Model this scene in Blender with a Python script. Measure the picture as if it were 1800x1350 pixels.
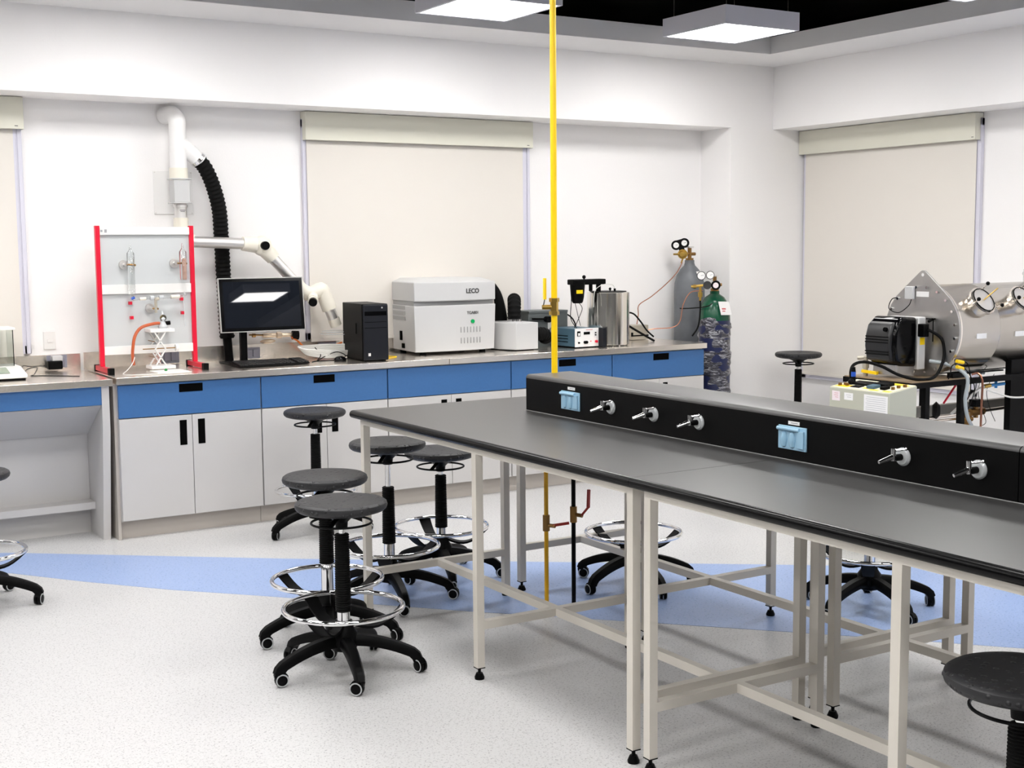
import bpy, bmesh, math, random
from mathutils import Vector, Matrix
random.seed(7)
for o in list(bpy.data.objects): bpy.data.objects.remove(o)
S = bpy.context.scene; COL = S.collection
PI = math.pi
# ------------------------------------------------------------ camera
CP = (-1.0936, -7.8118, 1.5904); YAW, PIT, ROL, FPX = 0.5534, -0.1052, -0.0087, 2307.54
cd = bpy.data.cameras.new('camera'); cam = bpy.data.objects.new('camera', cd); COL.objects.link(cam)
cy, sy, cp_, sp_, cr, sr = math.cos(YAW), math.sin(YAW), math.cos(PIT), math.sin(PIT), math.cos(ROL), math.sin(ROL)
fw = Vector((sy*cp_, cy*cp_, sp_)); rt = Vector((cy, -sy, 0)); up = rt.cross(fw)
r2 = cr*rt + sr*up; u2 = -sr*rt + cr*up
M = Matrix((r2, u2, -fw)).transposed().to_4x4(); M.translation = Vector(CP); cam.matrix_world = M
cd.sensor_width = 36; cd.lens = FPX/1800*36; cd.clip_start = .05; cd.clip_end = 60
S.camera = cam
S.view_settings.view_transform = 'Standard'; S.view_settings.look = 'None'
S.view_settings.exposure = 0.0; S.view_settings.gamma = 1; S.view_settings.use_curve_mapping = False
w = bpy.data.worlds.new('world'); S.world = w; w.use_nodes = True
w.node_tree.nodes['Background'].inputs[0].default_value = (.8, .88, 1, 1)
w.node_tree.nodes['Background'].inputs[1].default_value = 1.0
LAMP = 24.5
# ------------------------------------------------------------ materials
MT = {}
def mat(name, col, rough=.5, metal=0, bump=0, bscale=60, var=0, vscale=8, spec=.5, trans=0, emit=0, coat=0, aniso=None, alpha=1):
    m = bpy.data.materials.new(name); m.use_nodes = True; MT[name] = m
    nt = m.node_tree; b = nt.nodes['Principled BSDF']
    c = tuple(col) + (1,)
    b.inputs['Base Color'].default_value = c
    b.inputs['Roughness'].default_value = rough; b.inputs['Metallic'].default_value = metal
    b.inputs['Specular IOR Level'].default_value = spec
    b.inputs['Transmission Weight'].default_value = trans
    b.inputs['Coat Weight'].default_value = coat; b.inputs['Coat Roughness'].default_value = .08
    b.inputs['Alpha'].default_value = alpha
    if emit:
        b.inputs['Emission Color'].default_value = c; b.inputs['Emission Strength'].default_value = emit
    tc = nt.nodes.new('ShaderNodeTexCoord')
    def noise(sc, det=4, vec=None):
        n = nt.nodes.new('ShaderNodeTexNoise'); n.inputs['Scale'].default_value = sc; n.inputs['Detail'].default_value = det
        nt.links.new(vec or tc.outputs['Object'], n.inputs['Vector']); return n
    if var:
        n = noise(vscale); r = nt.nodes.new('ShaderNodeValToRGB')
        r.color_ramp.elements[0].position = .3; r.color_ramp.elements[1].position = .7
        r.color_ramp.elements[0].color = tuple(x*(1-var) for x in col) + (1,)
        r.color_ramp.elements[1].color = tuple(min(1, x*(1+var)) for x in col) + (1,)
        nt.links.new(n.outputs['Fac'], r.inputs['Fac']); nt.links.new(r.outputs['Color'], b.inputs['Base Color'])
    if bump:
        v = None
        if aniso:
            mp = nt.nodes.new('ShaderNodeMapping'); mp.inputs['Scale'].default_value = aniso
            nt.links.new(tc.outputs['Object'], mp.inputs['Vector']); v = mp.outputs['Vector']
        n = noise(bscale, 3, v); bp = nt.nodes.new('ShaderNodeBump'); bp.inputs['Strength'].default_value = bump; bp.inputs['Distance'].default_value = .01
        nt.links.new(n.outputs['Fac'], bp.inputs['Height']); nt.links.new(bp.outputs['Normal'], b.inputs['Normal'])
    return m
mat('wall_white', (.90, .885, .88), .85, bump=.05, bscale=120)
mat('wall_dark', (.09, .09, .09), .8)
mat('ceiling_black', (.004, .004, .005), .95)
mat('soffit', (.80, .79, .79), .85, bump=.04, bscale=120)
mat('cab_white', (.545, .53, .52), .42, bump=.02, bscale=200)
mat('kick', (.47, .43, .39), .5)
mat('cab_blue', (.040, .135, .335), .42, bump=.03, bscale=200, var=.03, vscale=60)
mat('black_plastic', (.002, .002, .0022), .42, spec=.09)
mat('black_gloss', (.002, .002, .0025), .10, spec=.22)
mat('black_rubber', (.0025, .0025, .0025), .7, spec=.15)
mat('seat_black', (.019, .019, .021), .48, spec=.4)
mat('steel', (.90, .84, .77), .26, 1, bump=.03, bscale=40, aniso=(2, 60, 60))
mat('steel_dull', (.50, .485, .47), .36, 1, bump=.05, bscale=30, var=.06)
mat('steel_cyl', (.52, .485, .44), .22, 1, bump=.03, bscale=14, aniso=(1, 8, 8), var=.04)
mat('mirror_steel', (.88, .85, .80), .14, 1, bump=.04, bscale=6, aniso=(1, 1, .15))
mat('chrome', (.86, .86, .87), .07, 1)
mat('alu', (.74, .72, .70), .45, 1)
mat('brass_pale', (.80, .66, .50), .35, .7)
mat('brass', (.55, .36, .09), .3, 1)
mat('bronze', (.30, .17, .06), .4, 1)
mat('copper', (.50, .22, .14), .3, 1)
m = mat('top_black', (.0105, .0098, .0095), .35, var=.10, vscale=3, spec=.9)
m.node_tree.nodes['Principled BSDF'].inputs['Sheen Weight'].default_value = .12; m.node_tree.nodes['Principled BSDF'].inputs['Sheen Roughness'].default_value = .35
mat('ridge_black', (.0012, .0012, .0014), .45, spec=.12)
mat('edge_black', (.0012, .0012, .0014), .24, spec=.14)
mat('key_black', (.014, .014, .015), .35)
mat('frame_cream', (.66, .62, .555), .42)
mat('yellow_paint', (1.0, .66, .0), .35)
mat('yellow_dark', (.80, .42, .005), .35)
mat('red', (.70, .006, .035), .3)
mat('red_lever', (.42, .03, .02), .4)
mat('white_plastic', (.82, .81, .79), .35)
mat('cream_plastic', (.80, .76, .66), .35)
mat('pvc_white', (.85, .84, .83), .3)
mat('machine_grey', (.60, .60, .60), .45, bump=.04, bscale=220)
mat('machine_light', (.56, .56, .56), .42)
mat('slot_grey', (.34, .34, .34), .5)
mat('panel_grey', (.58, .60, .605), .35)
mat('box_grey', (.11, .125, .125), .5)
mat('psu_blue', (.055, .115, .16), .5)
mat('dark_box', (.006, .007, .011), .5, spec=.25)
mat('blind', (.76, .72, .665), .9, bump=.05, bscale=300)
mat('valence', (.68, .665, .57), .55)
mat('window_frame', (.66, .65, .74), .4)
mat('glass', (.97, .99, .985), .02, trans=1)
mat('glass_green', (.93, .98, .95), .02, trans=1)
mat('window_glass', (.7, .8, .9), .02, trans=.9)
mat('outlet_blue', (.30, .50, .66), .3, coat=.3)
mat('outlet_grey', (.28, .28, .34), .4)
mat('label_white', (.84, .83, .82), .5)
mat('label_pink', (.82, .72, .74), .6)
mat('ink', (.04, .04, .04), .6)
mat('ink_red', (.6, .12, .12), .6)
mat('ink_grey', (.35, .35, .37), .6)
mat('orange_hose', (.50, .10, .03), .4)
mat('orange_cable', (.85, .20, .03), .4)
mat('gas_grey', (.135, .145, .16), .45, var=.12, vscale=12)
mat('gas_green', (.002, .075, .035), .22)
mat('gas_navy', (.012, .018, .07), .3)
mat('console_beige', (.47, .47, .38), .5)
mat('console_cream', (.76, .72, .55), .5)
mat('cable_white', (.70, .69, .66), .5)
mat('cable_grey', (.36, .40, .42), .35)
mat('led_green', (.0, .35, .09), .2)
mat('green', (.01, .25, .05), .4)
mat('screen', (.010, .012, .017), .015)
mat('tin', (.52, .48, .40), .45, .5)
mat('rod_pink', (.75, .48, .38), .5)
mat('duct_grey', (.30, .29, .26), .5)
mat('caster_grey', (.42, .43, .44), .4)
mat('wood_board', (.28, .2, .12), .35)
mat('blue_plastic', (.02, .09, .5), .3)
mat('cyan_fit', (.02, .2, .5), .3)
mat('lcd', (.30, .36, .28), .25)
mat('slot_black', (.001, .001, .001), .8, spec=.05)
mat('frost', (.80, .83, .85), .15, trans=.4)
m = mat('diffuser', (1.0, .985, .965), .5, emit=LAMP)
mat('lamp_body', (.78, .77, .84), .5)
# shrink wrap: crumpled transparent film over navy, highlights painted into the colour as pale streaks
m = mat('shrink_wrap', (.05, .05, .09), .18, coat=.8)
nt = m.node_tree; b = nt.nodes['Principled BSDF']; tc = nt.nodes.new('ShaderNodeTexCoord')
mp = nt.nodes.new('ShaderNodeMapping'); mp.inputs['Scale'].default_value = (.8, .8, 3.2); mp.inputs['Rotation'].default_value = (.3, .2, 0)
nt.links.new(tc.outputs['Object'], mp.inputs['Vector'])
n = nt.nodes.new('ShaderNodeTexNoise'); n.inputs['Scale'].default_value = 17; n.inputs['Detail'].default_value = 8; n.inputs['Roughness'].default_value = .7; n.inputs['Distortion'].default_value = 1.2
nt.links.new(mp.outputs['Vector'], n.inputs['Vector'])
r = nt.nodes.new('ShaderNodeValToRGB'); r.color_ramp.elements[0].position = .48; r.color_ramp.elements[1].position = .72
r.color_ramp.elements[0].color = (.014, .015, .035, 1); r.color_ramp.elements[1].color = (.75, .75, .80, 1)
nt.links.new(n.outputs['Fac'], r.inputs['Fac']); nt.links.new(r.outputs['Color'], b.inputs['Base Color'])
bp = nt.nodes.new('ShaderNodeBump'); bp.inputs['Strength'].default_value = .9; bp.inputs['Distance'].default_value = .02
nt.links.new(n.outputs['Fac'], bp.inputs['Height']); nt.links.new(bp.outputs['Normal'], b.inputs['Normal'])
# seat: dimpled polyurethane
m = MT['seat_black']; nt = m.node_tree; b = nt.nodes['Principled BSDF']; tc = nt.nodes.new('ShaderNodeTexCoord')
v = nt.nodes.new('ShaderNodeTexVoronoi'); v.inputs['Scale'].default_value = 42; nt.links.new(tc.outputs['Object'], v.inputs['Vector'])
r = nt.nodes.new('ShaderNodeValToRGB'); r.color_ramp.elements[0].position = .12; r.color_ramp.elements[1].position = .3
nt.links.new(v.outputs['Distance'], r.inputs['Fac'])
bp = nt.nodes.new('ShaderNodeBump'); bp.inputs['Strength'].default_value = .8; bp.inputs['Distance'].default_value = .006; bp.invert = True
nt.links.new(r.outputs['Color'], bp.inputs['Height']); nt.links.new(bp.outputs['Normal'], b.inputs['Normal'])
# floor: speckled vinyl
def vinyl(name, base, sp1, sp2, light):
    m = mat(name, base, .33, spec=.45); nt = m.node_tree; b = nt.nodes['Principled BSDF']; tc = nt.nodes.new('ShaderNodeTexCoord')
    def spk(scale, lo, hi, a, c2, inp):
        n = nt.nodes.new('ShaderNodeTexNoise'); n.inputs['Scale'].default_value = scale; n.inputs['Detail'].default_value = 2
        nt.links.new(tc.outputs['Object'], n.inputs['Vector'])
        r = nt.nodes.new('ShaderNodeValToRGB'); r.color_ramp.elements[0].position = lo; r.color_ramp.elements[1].position = hi
        r.color_ramp.elements[0].color = (0, 0, 0, 1); r.color_ramp.elements[1].color = (a, a, a, 1)
        nt.links.new(n.outputs['Fac'], r.inputs['Fac'])
        x = nt.nodes.new('ShaderNodeMix'); x.data_type = 'RGBA'; nt.links.new(r.outputs['Color'], x.inputs[0])
        if inp is None: x.inputs[6].default_value = base + (1,)
        else: nt.links.new(inp, x.inputs[6])
        x.inputs[7].default_value = c2 + (1,); return x.outputs[2]
    o = spk(95, .58, .68, .8, sp1, None); o = spk(150, .60, .68, .8, sp2, o); o = spk(60, .5, .75, .6, light, o)
    nt.links.new(o, b.inputs['Base Color'])
vinyl('floor_vinyl', (.565, .56, .56), (.36, .355, .36), (.16, .155, .17), (.60, .595, .60))
vinyl('floor_blue', (.30, .40, .65), (.12, .21, .42), (.42, .50, .68), (.28, .39, .63))

# ------------------------------------------------------------ mesh helpers
class MB:
    def __init__(s): s.v = []; s.f = []; s.m = []; s.cur = 0
    def add(s, vs, fs, T=None):
        o = len(s.v)
        for q in vs: s.v.append(tuple(T @ Vector(q)) if T else tuple(q))
        for f in fs: s.f.append([o+i for i in f]); s.m.append(s.cur)
        return s
    def box(s, a, b_, T=None):
        x0, y0, z0 = a; x1, y1, z1 = b_
        if x0 > x1: x0, x1 = x1, x0
        if y0 > y1: y0, y1 = y1, y0
        if z0 > z1: z0, z1 = z1, z0
        return s.add([(x0,y0,z0),(x1,y0,z0),(x1,y1,z0),(x0,y1,z0),(x0,y0,z1),(x1,y0,z1),(x1,y1,z1),(x0,y1,z1)],
            [(0,3,2,1),(4,5,6,7),(0,1,5,4),(1,2,6,5),(2,3,7,6),(3,0,4,7)], T)
    def bar(s, p, q, a, b_, upv=(0,0,1)):   # rectangular bar from p to q
        p = Vector(p); q = Vector(q); d = (q-p).normalized(); u = Vector(upv)
        if abs(d.dot(u)) > .99: u = Vector((1, 0, 0))
        x = d.cross(u).normalized(); y = x.cross(d)
        vs = []
        for c in (p, q):
            for sx, sy_ in ((-1,-1),(1,-1),(1,1),(-1,1)): vs.append(c + x*a/2*sx + y*b_/2*sy_)
        return s.add(vs, [(0,1,2,3),(7,6,5,4),(0,4,5,1),(1,5,6,2),(2,6,7,3),(3,7,4,0)])
    def lathe(s, prof, n=24, c=(0,0,0), axis=(0,0,1), caps=True):
        ax = Vector(axis).normalized(); u = Vector((1,0,0)) if abs(ax.x) < .9 else Vector((0,1,0))
        x = ax.cross(u).normalized(); y = ax.cross(x); c = Vector(c); vs = []; fs = []
        for r_, z in prof:
            for i in range(n):
                a = 2*PI*i/n; vs.append(c + ax*z + (x*math.cos(a) + y*math.sin(a))*r_)
        for j in range(len(prof)-1):
            for i in range(n):
                k = (i+1) % n; fs.append((j*n+i, j*n+k, (j+1)*n+k, (j+1)*n+i))
        if caps:
            fs.append(tuple(range(n-1, -1, -1))); L = (len(prof)-1)*n; fs.append(tuple(L+i for i in range(n)))
        return s.add(vs, fs)
    def cyl(s, p, q, r_, r1=None, n=16):
        p = Vector(p); q = Vector(q); L = (q-p).length
        return s.lathe([(r_, 0), (r_ if r1 is None else r1, L)], n, p, q-p)
    def sph(s, c, r_, n=12, sc=(1,1,1)):
        k = n//2+1; prof = [(max(1e-4, r_*math.sin(PI*i/k)), -r_*math.cos(PI*i/k)) for i in range(k+1)]
        o = len(s.v); s.lathe(prof, n, (0,0,0), (0,0,1))
        for i in range(o, len(s.v)):
            a = s.v[i]; s.v[i] = (c[0]+a[0]*sc[0], c[1]+a[1]*sc[1], c[2]+a[2]*sc[2])
        return s
    def tube(s, pts, r_, n=8, closed=False, sub=6, rf=None):
        P = [Vector(p) for p in pts]
        if sub > 1 and len(P) > 2:
            Q = []; N = len(P)
            for i in range(N if closed else N-1):
                g = (lambda k: P[k % N]) if closed else (lambda k: P[min(max(k, 0), N-1)])
                a, b_, c, d = g(i-1), g(i), g(i+1), g(i+2)
                for t_ in range(sub):
                    t = t_/sub
                    Q.append(.5*((2*b_) + (c-a)*t + (2*a-5*b_+4*c-d)*t*t + (3*b_-a-3*c+d)*t**3))
            if not closed: Q.append(P[-1])
            P = Q
        N = len(P); vs = []; fs = []; X = None
        for i in range(N):
            if closed: d = P[(i+1) % N] - P[i-1]
            else: d = P[min(i+1, N-1)] - P[max(i-1, 0)]
            d.normalize()
            if X is None: X = d.orthogonal().normalized()
            X = (X - d*X.dot(d))
            if X.length < 1e-6: X = d.orthogonal()
            X.normalize(); Y = d.cross(X)
            rr = r_ if rf is None else rf(i/(N-1))*r_
            for k in range(n):
                a = 2*PI*k/n; vs.append(P[i] + (X*math.cos(a) + Y*math.sin(a))*rr)
        for i in range(N if closed else N-1):
            j = (i+1) % N
            for k in range(n):
                l = (k+1) % n; fs.append((i*n+k, i*n+l, j*n+l, j*n+k))
        if not closed: fs.append(tuple(range(n-1, -1, -1))); fs.append(tuple((N-1)*n+k for k in range(n)))
        return s.add(vs, fs)
    def prism(s, poly, a, b_, ax='z'):      # polygon in the plane normal to ax
        n = len(poly)
        def P(u, v, h): return {'z': (u, v, h), 'x': (h, u, v), 'y': (u, h, v)}[ax]
        vs = [P(u, v, a) for u, v in poly] + [P(u, v, b_) for u, v in poly]
        return s.add(vs, [tuple(range(n-1, -1, -1)), tuple(range(n, 2*n))] + [(i, (i+1) % n, n+(i+1) % n, n+i) for i in range(n)])
    def ring(s, R_, r_, z=0, n=48, k=10, c=(0,0)):
        return s.tube([(c[0]+R_*math.cos(2*PI*i/n), c[1]+R_*math.sin(2*PI*i/n), z) for i in range(n)], r_, k, True, 1)
    def mesh(s, name, mats, smooth=True, off=(0,0,0)):
        me = bpy.data.meshes.new(name); me.from_pydata([(x-off[0], y-off[1], z-off[2]) for x, y, z in s.v], [], s.f)
        bm = bmesh.new(); bm.from_mesh(me); bmesh.ops.recalc_face_normals(bm, faces=bm.faces); bm.to_mesh(me); bm.free()
        if isinstance(mats, str): mats = [mats]
        for k in mats: me.materials.append(MT[k])
        if len(mats) > 1: me.polygons.foreach_set('material_index', s.m)
        if smooth:
            me.polygons.foreach_set('use_smooth', [True]*len(me.polygons)); me.set_sharp_from_angle(angle=math.radians(38))
        me.update(); return me
def root_of(o):
    while o.parent: o = o.parent
    return o
def put(me, name, parent=None, label=None, bev=0, seg=2, loc=None):
    o = bpy.data.objects.new(name, me); COL.objects.link(o)
    if parent: o.parent = parent
    if loc: o.location = loc
    if label: o['label'] = label
    if bev:
        md = o.modifiers.new('bevel', 'BEVEL'); md.width = bev; md.segments = seg; md.limit_method = 'ANGLE'; md.angle_limit = math.radians(40)
    return o
def part(mb, name, mats, parent, label=None, bev=0, seg=2, smooth=True):
    off = root_of(parent).location
    return put(mb.mesh(name, mats, smooth, off), name, parent, label, bev, seg)
def solid(mb, name, mats, label, cat, loc=(0,0,0), group=None, bev=0, seg=2):
    o = put(mb.mesh(name, mats, True, loc), name, None, label, bev, seg, loc); o['category'] = cat
    if group: o['group'] = group
    return o
def thing(name, label, cat, loc=(0,0,0), group=None):
    o = bpy.data.objects.new(name, None); COL.objects.link(o); o.location = loc; o.empty_display_size = .05
    o['label'] = label; o['category'] = cat
    if group: o['group'] = group
    return o
def struct(mb, name, mats, parent=None, bev=0, smooth=False):
    o = put(mb.mesh(name, mats, smooth), name, parent, None, bev)
    if not parent: o['kind'] = 'structure'
    return o
def text(s_, size, origin, xdir, ydir, name, matn, parent, depth=.0006, bold=0):
    cu = bpy.data.curves.new(name, 'FONT'); cu.body = s_; cu.size = size; cu.extrude = depth; cu.align_x = 'CENTER'; cu.align_y = 'CENTER'; cu.offset = bold
    t = bpy.data.objects.new(name, cu); COL.objects.link(t)
    bpy.context.view_layer.update()
    me = bpy.data.meshes.new_from_object(t.evaluated_get(bpy.context.evaluated_depsgraph_get()))
    bpy.data.objects.remove(t); me.name = name
    x = Vector(xdir).normalized(); y = Vector(ydir).normalized(); z = x.cross(y)
    A = Matrix((x, y, z)).transposed().to_4x4(); A.translation = Vector(origin) - root_of(parent).location
    me.transform(A); me.materials.clear(); me.materials.append(MT[matn])
    return put(me, name, parent)
B = MB
# ------------------------------------------------------------ the room
XR, BZ, BY = 5.849, 2.4376, -.339        # right beam face, beam underside, back beam face
WX = 6.189; LX = -3.6; FY = -10.6; SZ = 2.897
struct(B().box((LX-.15, FY-.15, -.1), (WX+.15, .15, 0)), 'floor', 'floor_vinyl')
struct(B().prism([(-1.34, .56-.7+.0), (-.9, .0), (.225, -.64), (1.367, -1.56), (2.315, -2.27), (3.34, -3.03), (3.675, -3.29), (6.189, -5.22), (6.189, -8.3), (3.9, -5.36), (3.241, -4.6), (2.947, -4.27), (2.273, -3.55), (1.696, -2.95), (1.0, -2.17), (.7, -1.85), (.398, -1.47), (.135, -1.10), (-.6, -.35)], .0, .0012), 'floor_inlay', 'floor_blue')
bpy.data.objects['floor_inlay'].name = 'trim_9'
struct(B().box((LX-.15, FY-.15, 3.75), (WX+.15, .15, 3.9)), 'ceiling', 'ceiling_black')
struct(B().box((LX-.15, 0, 0), (WX+.15, .15, 3.75)).box((5.433, BY, 0), (WX+.15, 0, BZ)), 'wall_back', 'wall_white')
struct(B().box((WX, FY, 0), (WX+.15, BY, 3.75)), 'wall_right', 'wall_white')
struct(B().box((LX-.15, FY, 0), (LX, 0, 3.75)), 'wall_left', 'wall_dark')
struct(B().box((LX-.15, FY-.15, 0), (WX+.15, FY, 3.75)), 'wall_front', 'wall_dark')
struct(B().box((LX, BY, BZ), (WX, 0, SZ+.05)), 'trim_1', 'wall_white')                     # back beam
struct(B().box((XR, FY, BZ), (WX, BY, SZ+.05)), 'trim_2', 'wall_white')                    # right beam
struct(B().prism([(LX, BY), (XR, BY), (XR, FY), (XR-.5, FY), (XR-.5, BY-.5), (LX, BY-.5)], SZ, 3.013), 'trim_3', 'soffit')
struct(B().box((LX, BY-.02, 3.013), (XR+.02, 0, 3.75)).box((XR, FY, 3.013), (WX, 0, 3.75)), 'trim_4', 'ceiling_black')
# windows behind the blinds
def window(k, x0, x1, z0, z1, wall='back'):
    f = B(); g = B()
    def bx(m_, a0, a1, d0, d1, c0, c1):
        if wall == 'back': m_.box((a0, -d1, c0), (a1, -d0, c1))
        else: m_.box((WX-d1, a0, c0), (WX-d0, a1, c1))
    bx(f, x0, x0+.05, 0, .03, z0, z1); bx(f, x1-.05, x1, 0, .03, z0, z1); bx(f, x0, x1, 0, .03, z0, z0+.05); bx(f, x0, x1, 0, .03, z1-.05, z1)
    xm = (x0+x1)/2; bx(f, xm-.025, xm+.025, 0, .03, z0, z1)
    if wall == 'back': f.box((x1-.065, -.036, z0), (x1-.035, -.03, z1)); f.box((x1-.026, -.036, z0), (x1-.004, -.03, z1))
    bx(g, x0+.05, x1-.05, .005, .012, z0+.05, z1-.05)
    o = struct(f, 'window_%d' % k, 'window_frame', bev=.003); struct(g, 'window_pane', 'window_glass', o)
window(1, 2.185, 3.875, 1.0, 2.39)
window(2, -1.2, .5, 1.0, 2.39)
window(3, -1.985, -.35, .55, 2.40, 'right')
def blind(label, x0, x1, zlo, wall, f0, f1):
    loc = (x0, -.05, zlo) if wall == 'back' else (WX-.05, x0, zlo)
    t = thing('roller_blind', label, 'blind', loc)
    def bx(m_, a0, a1, d0, d1, c0, c1):
        if wall == 'back': m_.box((a0, -d1, c0), (a1, -d0, c1))
        else: m_.box((WX-d1, a0, c0), (WX-d0, a1, c1))
        return m_
    m_ = B(); bx(m_, x0, x1, .075, .082, 2.257, 2.433); bx(m_, x0, x0+.004, .002, .075, 2.257, 2.433); bx(m_, x1-.004, x1, .002, .075, 2.257, 2.433)
    part(m_, 'valence', 'valence', t, 'pale green valence box', bev=.002)
    part(bx(B(), f0, f1, .036, .038, zlo, 2.40), 'shade_cloth', 'blind', t, 'beige blackout cloth')
    part(bx(B(), f0, f1, .030, .045, zlo-.02, zlo), 'bottom_bar', 'blind', t)
    e = x1-.03; m_ = B(); bx(m_, e-.02, e-.002, .0825, .083, 2.272, 2.276) if wall == 'back' else bx(m_, x0+.012, x0+.03, .0825, .083, 2.272, 2.276)
    part(m_, 'maker_tag', 'ink', t)
blind('wide beige roller blind between the black hose and the yellow pipe', 2.186, 3.871, 1.01, 'back', 2.207, 3.812)
blind('beige roller blind cut off by the left edge, above the balance', -1.25, .505, 1.01, 'back', -1.2, .452)
blind('beige roller blind on the right wall behind the steel chamber', -1.975, -.345, .6, 'right', -1.955, -.375)
# ------------------------------------------------------------ ceiling lights
def lamp(x, y, label, group=None):
    t = thing('ceiling_light', label, 'ceiling light', (x, y, 2.9), group); h = .3
    m_ = B(); 
    for a, b_ in (((x-h, y-h, 2.9), (x+h, y-h+.02, 3.01)), ((x-h, y+h-.02, 2.9), (x+h, y+h, 3.01)), ((x-h, y-h+.02, 2.9), (x-h+.02, y+h-.02, 3.01)), ((x+h-.02, y-h+.02, 2.9), (x+h, y+h-.02, 3.01)), ((x-h+.02, y-h+.02, 2.995), (x+h-.02, y+h-.02, 3.01))): m_.box(a, b_)
    part(m_, 'housing', 'lamp_body', t, 'grey metal housing')
    part(B().box((x-h+.02, y-h+.02, 2.905), (x+h-.02, y+h-.02, 2.915)), 'diffuser', 'diffuser', t, 'glowing white diffuser')
    part(B().cyl((x-.25, y-.25, 3.01), (x-.25, y-.25, 3.75), .001, n=5).cyl((x+.25, y-.25, 3.01), (x+.25, y-.25, 3.75), .001, n=5).cyl((x+.25, y+.25, 3.01), (x+.25, y+.25, 3.75), .001, n=5).cyl((x-.25, y+.25, 3.01), (x-.25, y+.25, 3.75), .001, n=5), 'suspension_wire', 'alu', t)
lamp(2.75, -1.37, 'square glowing ceiling light left of the yellow pipe')
lamp(4.52, -1.37, 'square glowing ceiling light near the room corner, right of the yellow pipe')
lamp(4.64, -3.13, 'square ceiling light at the top right of the frame, only its lower corner showing')
for X_ in (-2.6, -.8, .95):
    lamp(X_, -1.37, 'square ceiling light above the long wall, out of view', 'ceiling lights out of view')
for Y_ in (-3.13, -4.89, -6.65, -8.4):
    for X_ in (-2.6, -.8, .95, 2.75) + ((4.64,) if Y_ < -4 else ()):
        lamp(X_, Y_, 'square ceiling light in the rows over the room, out of view', 'ceiling lights over the room')
# ------------------------------------------------------------ wall cabinets
CX = [.800, 1.617, 2.425, 3.305, 4.105, 4.905]; DF = -.683; CT = .868
def cabinet(i, label, handle, hx=None):
    x0, x1 = CX[i], CX[i+1]; t = thing('base_cabinet', label, 'cabinet', ((x0+x1)/2, -.35, 0))
    part(B().box((x0+.001, DF+.02, .10), (x1-.001, -.03, CT)), 'carcass', 'cab_white', t)
    part(B().box((x0+.001, -.623, 0), (x1-.001, -.60, .10)), 'plinth', 'kick', t, 'taupe plinth')
    d = part(B().box((x0+.004, DF, .672), (x1-.004, DF+.019, .852)), 'drawer', 'cab_blue', t, 'blue drawer front', bev=.0015)
    if handle:
        hx = hx or (x0+x1)/2
        part(B().box((hx-.067, DF-.0015, .797), (hx+.067, DF+.001, .842)), 'recessed_handle', 'slot_black', d, 'black recessed pull')
    xm = (x0+x1)/2
    for a, b_, h in ((x0+.004, xm-.0015, xm-.052), (xm+.0015, x1-.004, xm+.052)):
        p = part(B().box((a, DF, .105), (b_, DF+.019, .667)), 'door', 'cab_white', t, 'off-white door', bev=.0015)
        part(B().box((h-.020, DF-.0015, .50), (h+.020, DF+.001, .64)), 'recessed_handle', 'slot_black', p, 'black recessed pull')
cabinet(0, 'white cabinet with blue drawer below the red-framed glass apparatus', True, 1.207)
cabinet(1, 'white cabinet with blue drawer below the computer tower and cable coil', True, 2.01)
cabinet(2, 'white cabinet with a plain blue front, below the analyser with the green button', False)
cabinet(3, 'white cabinet with blue drawer crossed by the yellow pipe', True, 3.74)
cabinet(4, 'white cabinet with blue drawer next to the gas cylinders', True, 4.52)
# knee-hole desk at the left
t = thing('knee_hole_desk', 'white knee-hole desk with blue apron at the left edge of the picture', 'desk', (-.1, -.35, 0))
part(B().box((CX[0]-.017, -.66, .0), (CX[0], -.03, .86)), 'side_panel', 'kick', bpy.data.objects['base_cabinet'], 'added side panel, its taupe standing for shade in the gap')  # added panel; its taupe imitates the shade between desk and cabinet
part(B().prism([(-.683, .62), (-.60, 0), (-.03, 0), (-.03, .858), (-.683, .858)], .716, .756, 'x'), 'side_panel', 'cab_white', t, 'slanted white end panel')
part(B().box((-1.2, -.683, .755), (.715, -.665, .853)), 'apron', 'cab_blue', t, 'blue apron')
part(B().prism([(-.67, .752), (-.655, .752), (-.34, .57), (-.355, .562)], -1.2, .715, 'x'), 'underside_panel', 'cab_white', t)
part(B().box((-1.2, -.34, .0), (.715, -.325, .60)), 'back_panel', 'cab_white', t)
part(B().box((-1.2, -.46, .150), (.715, -.34, .189)), 'footrest', 'cab_white', t)
part(B().box((-1.2, -.683, 0), (-1.165, -.03, .858)), 'end_panel', 'cab_white', t)
# steel worktops
def top(x0, x1, label, z1=.897, splash=(None, None)):
    t = thing('steel_worktop', label, 'worktop', ((x0+x1)/2, -.35, z1-.037))
    part(B().box((x0, -.703, z1-.037), (x1, -.001, z1)), 'top_sheet', 'steel', t, bev=.002)
    a, b_ = splash[0] if splash[0] is not None else x0, splash[1] if splash[1] is not None else x1
    part(B().box((a, -.018, z1), (b_, -.001, z1+.095)), 'backsplash', 'steel', t, bev=.001)
top(-1.2, .772, 'stainless steel worktop of the desk carrying the balance', .893)
top(.792, 2.842, 'long stainless steel worktop under the monitor and computer tower')
top(2.846, 4.914, 'stainless steel worktop under the analyser, drum and power supply', splash=(None, 3.95))
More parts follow.
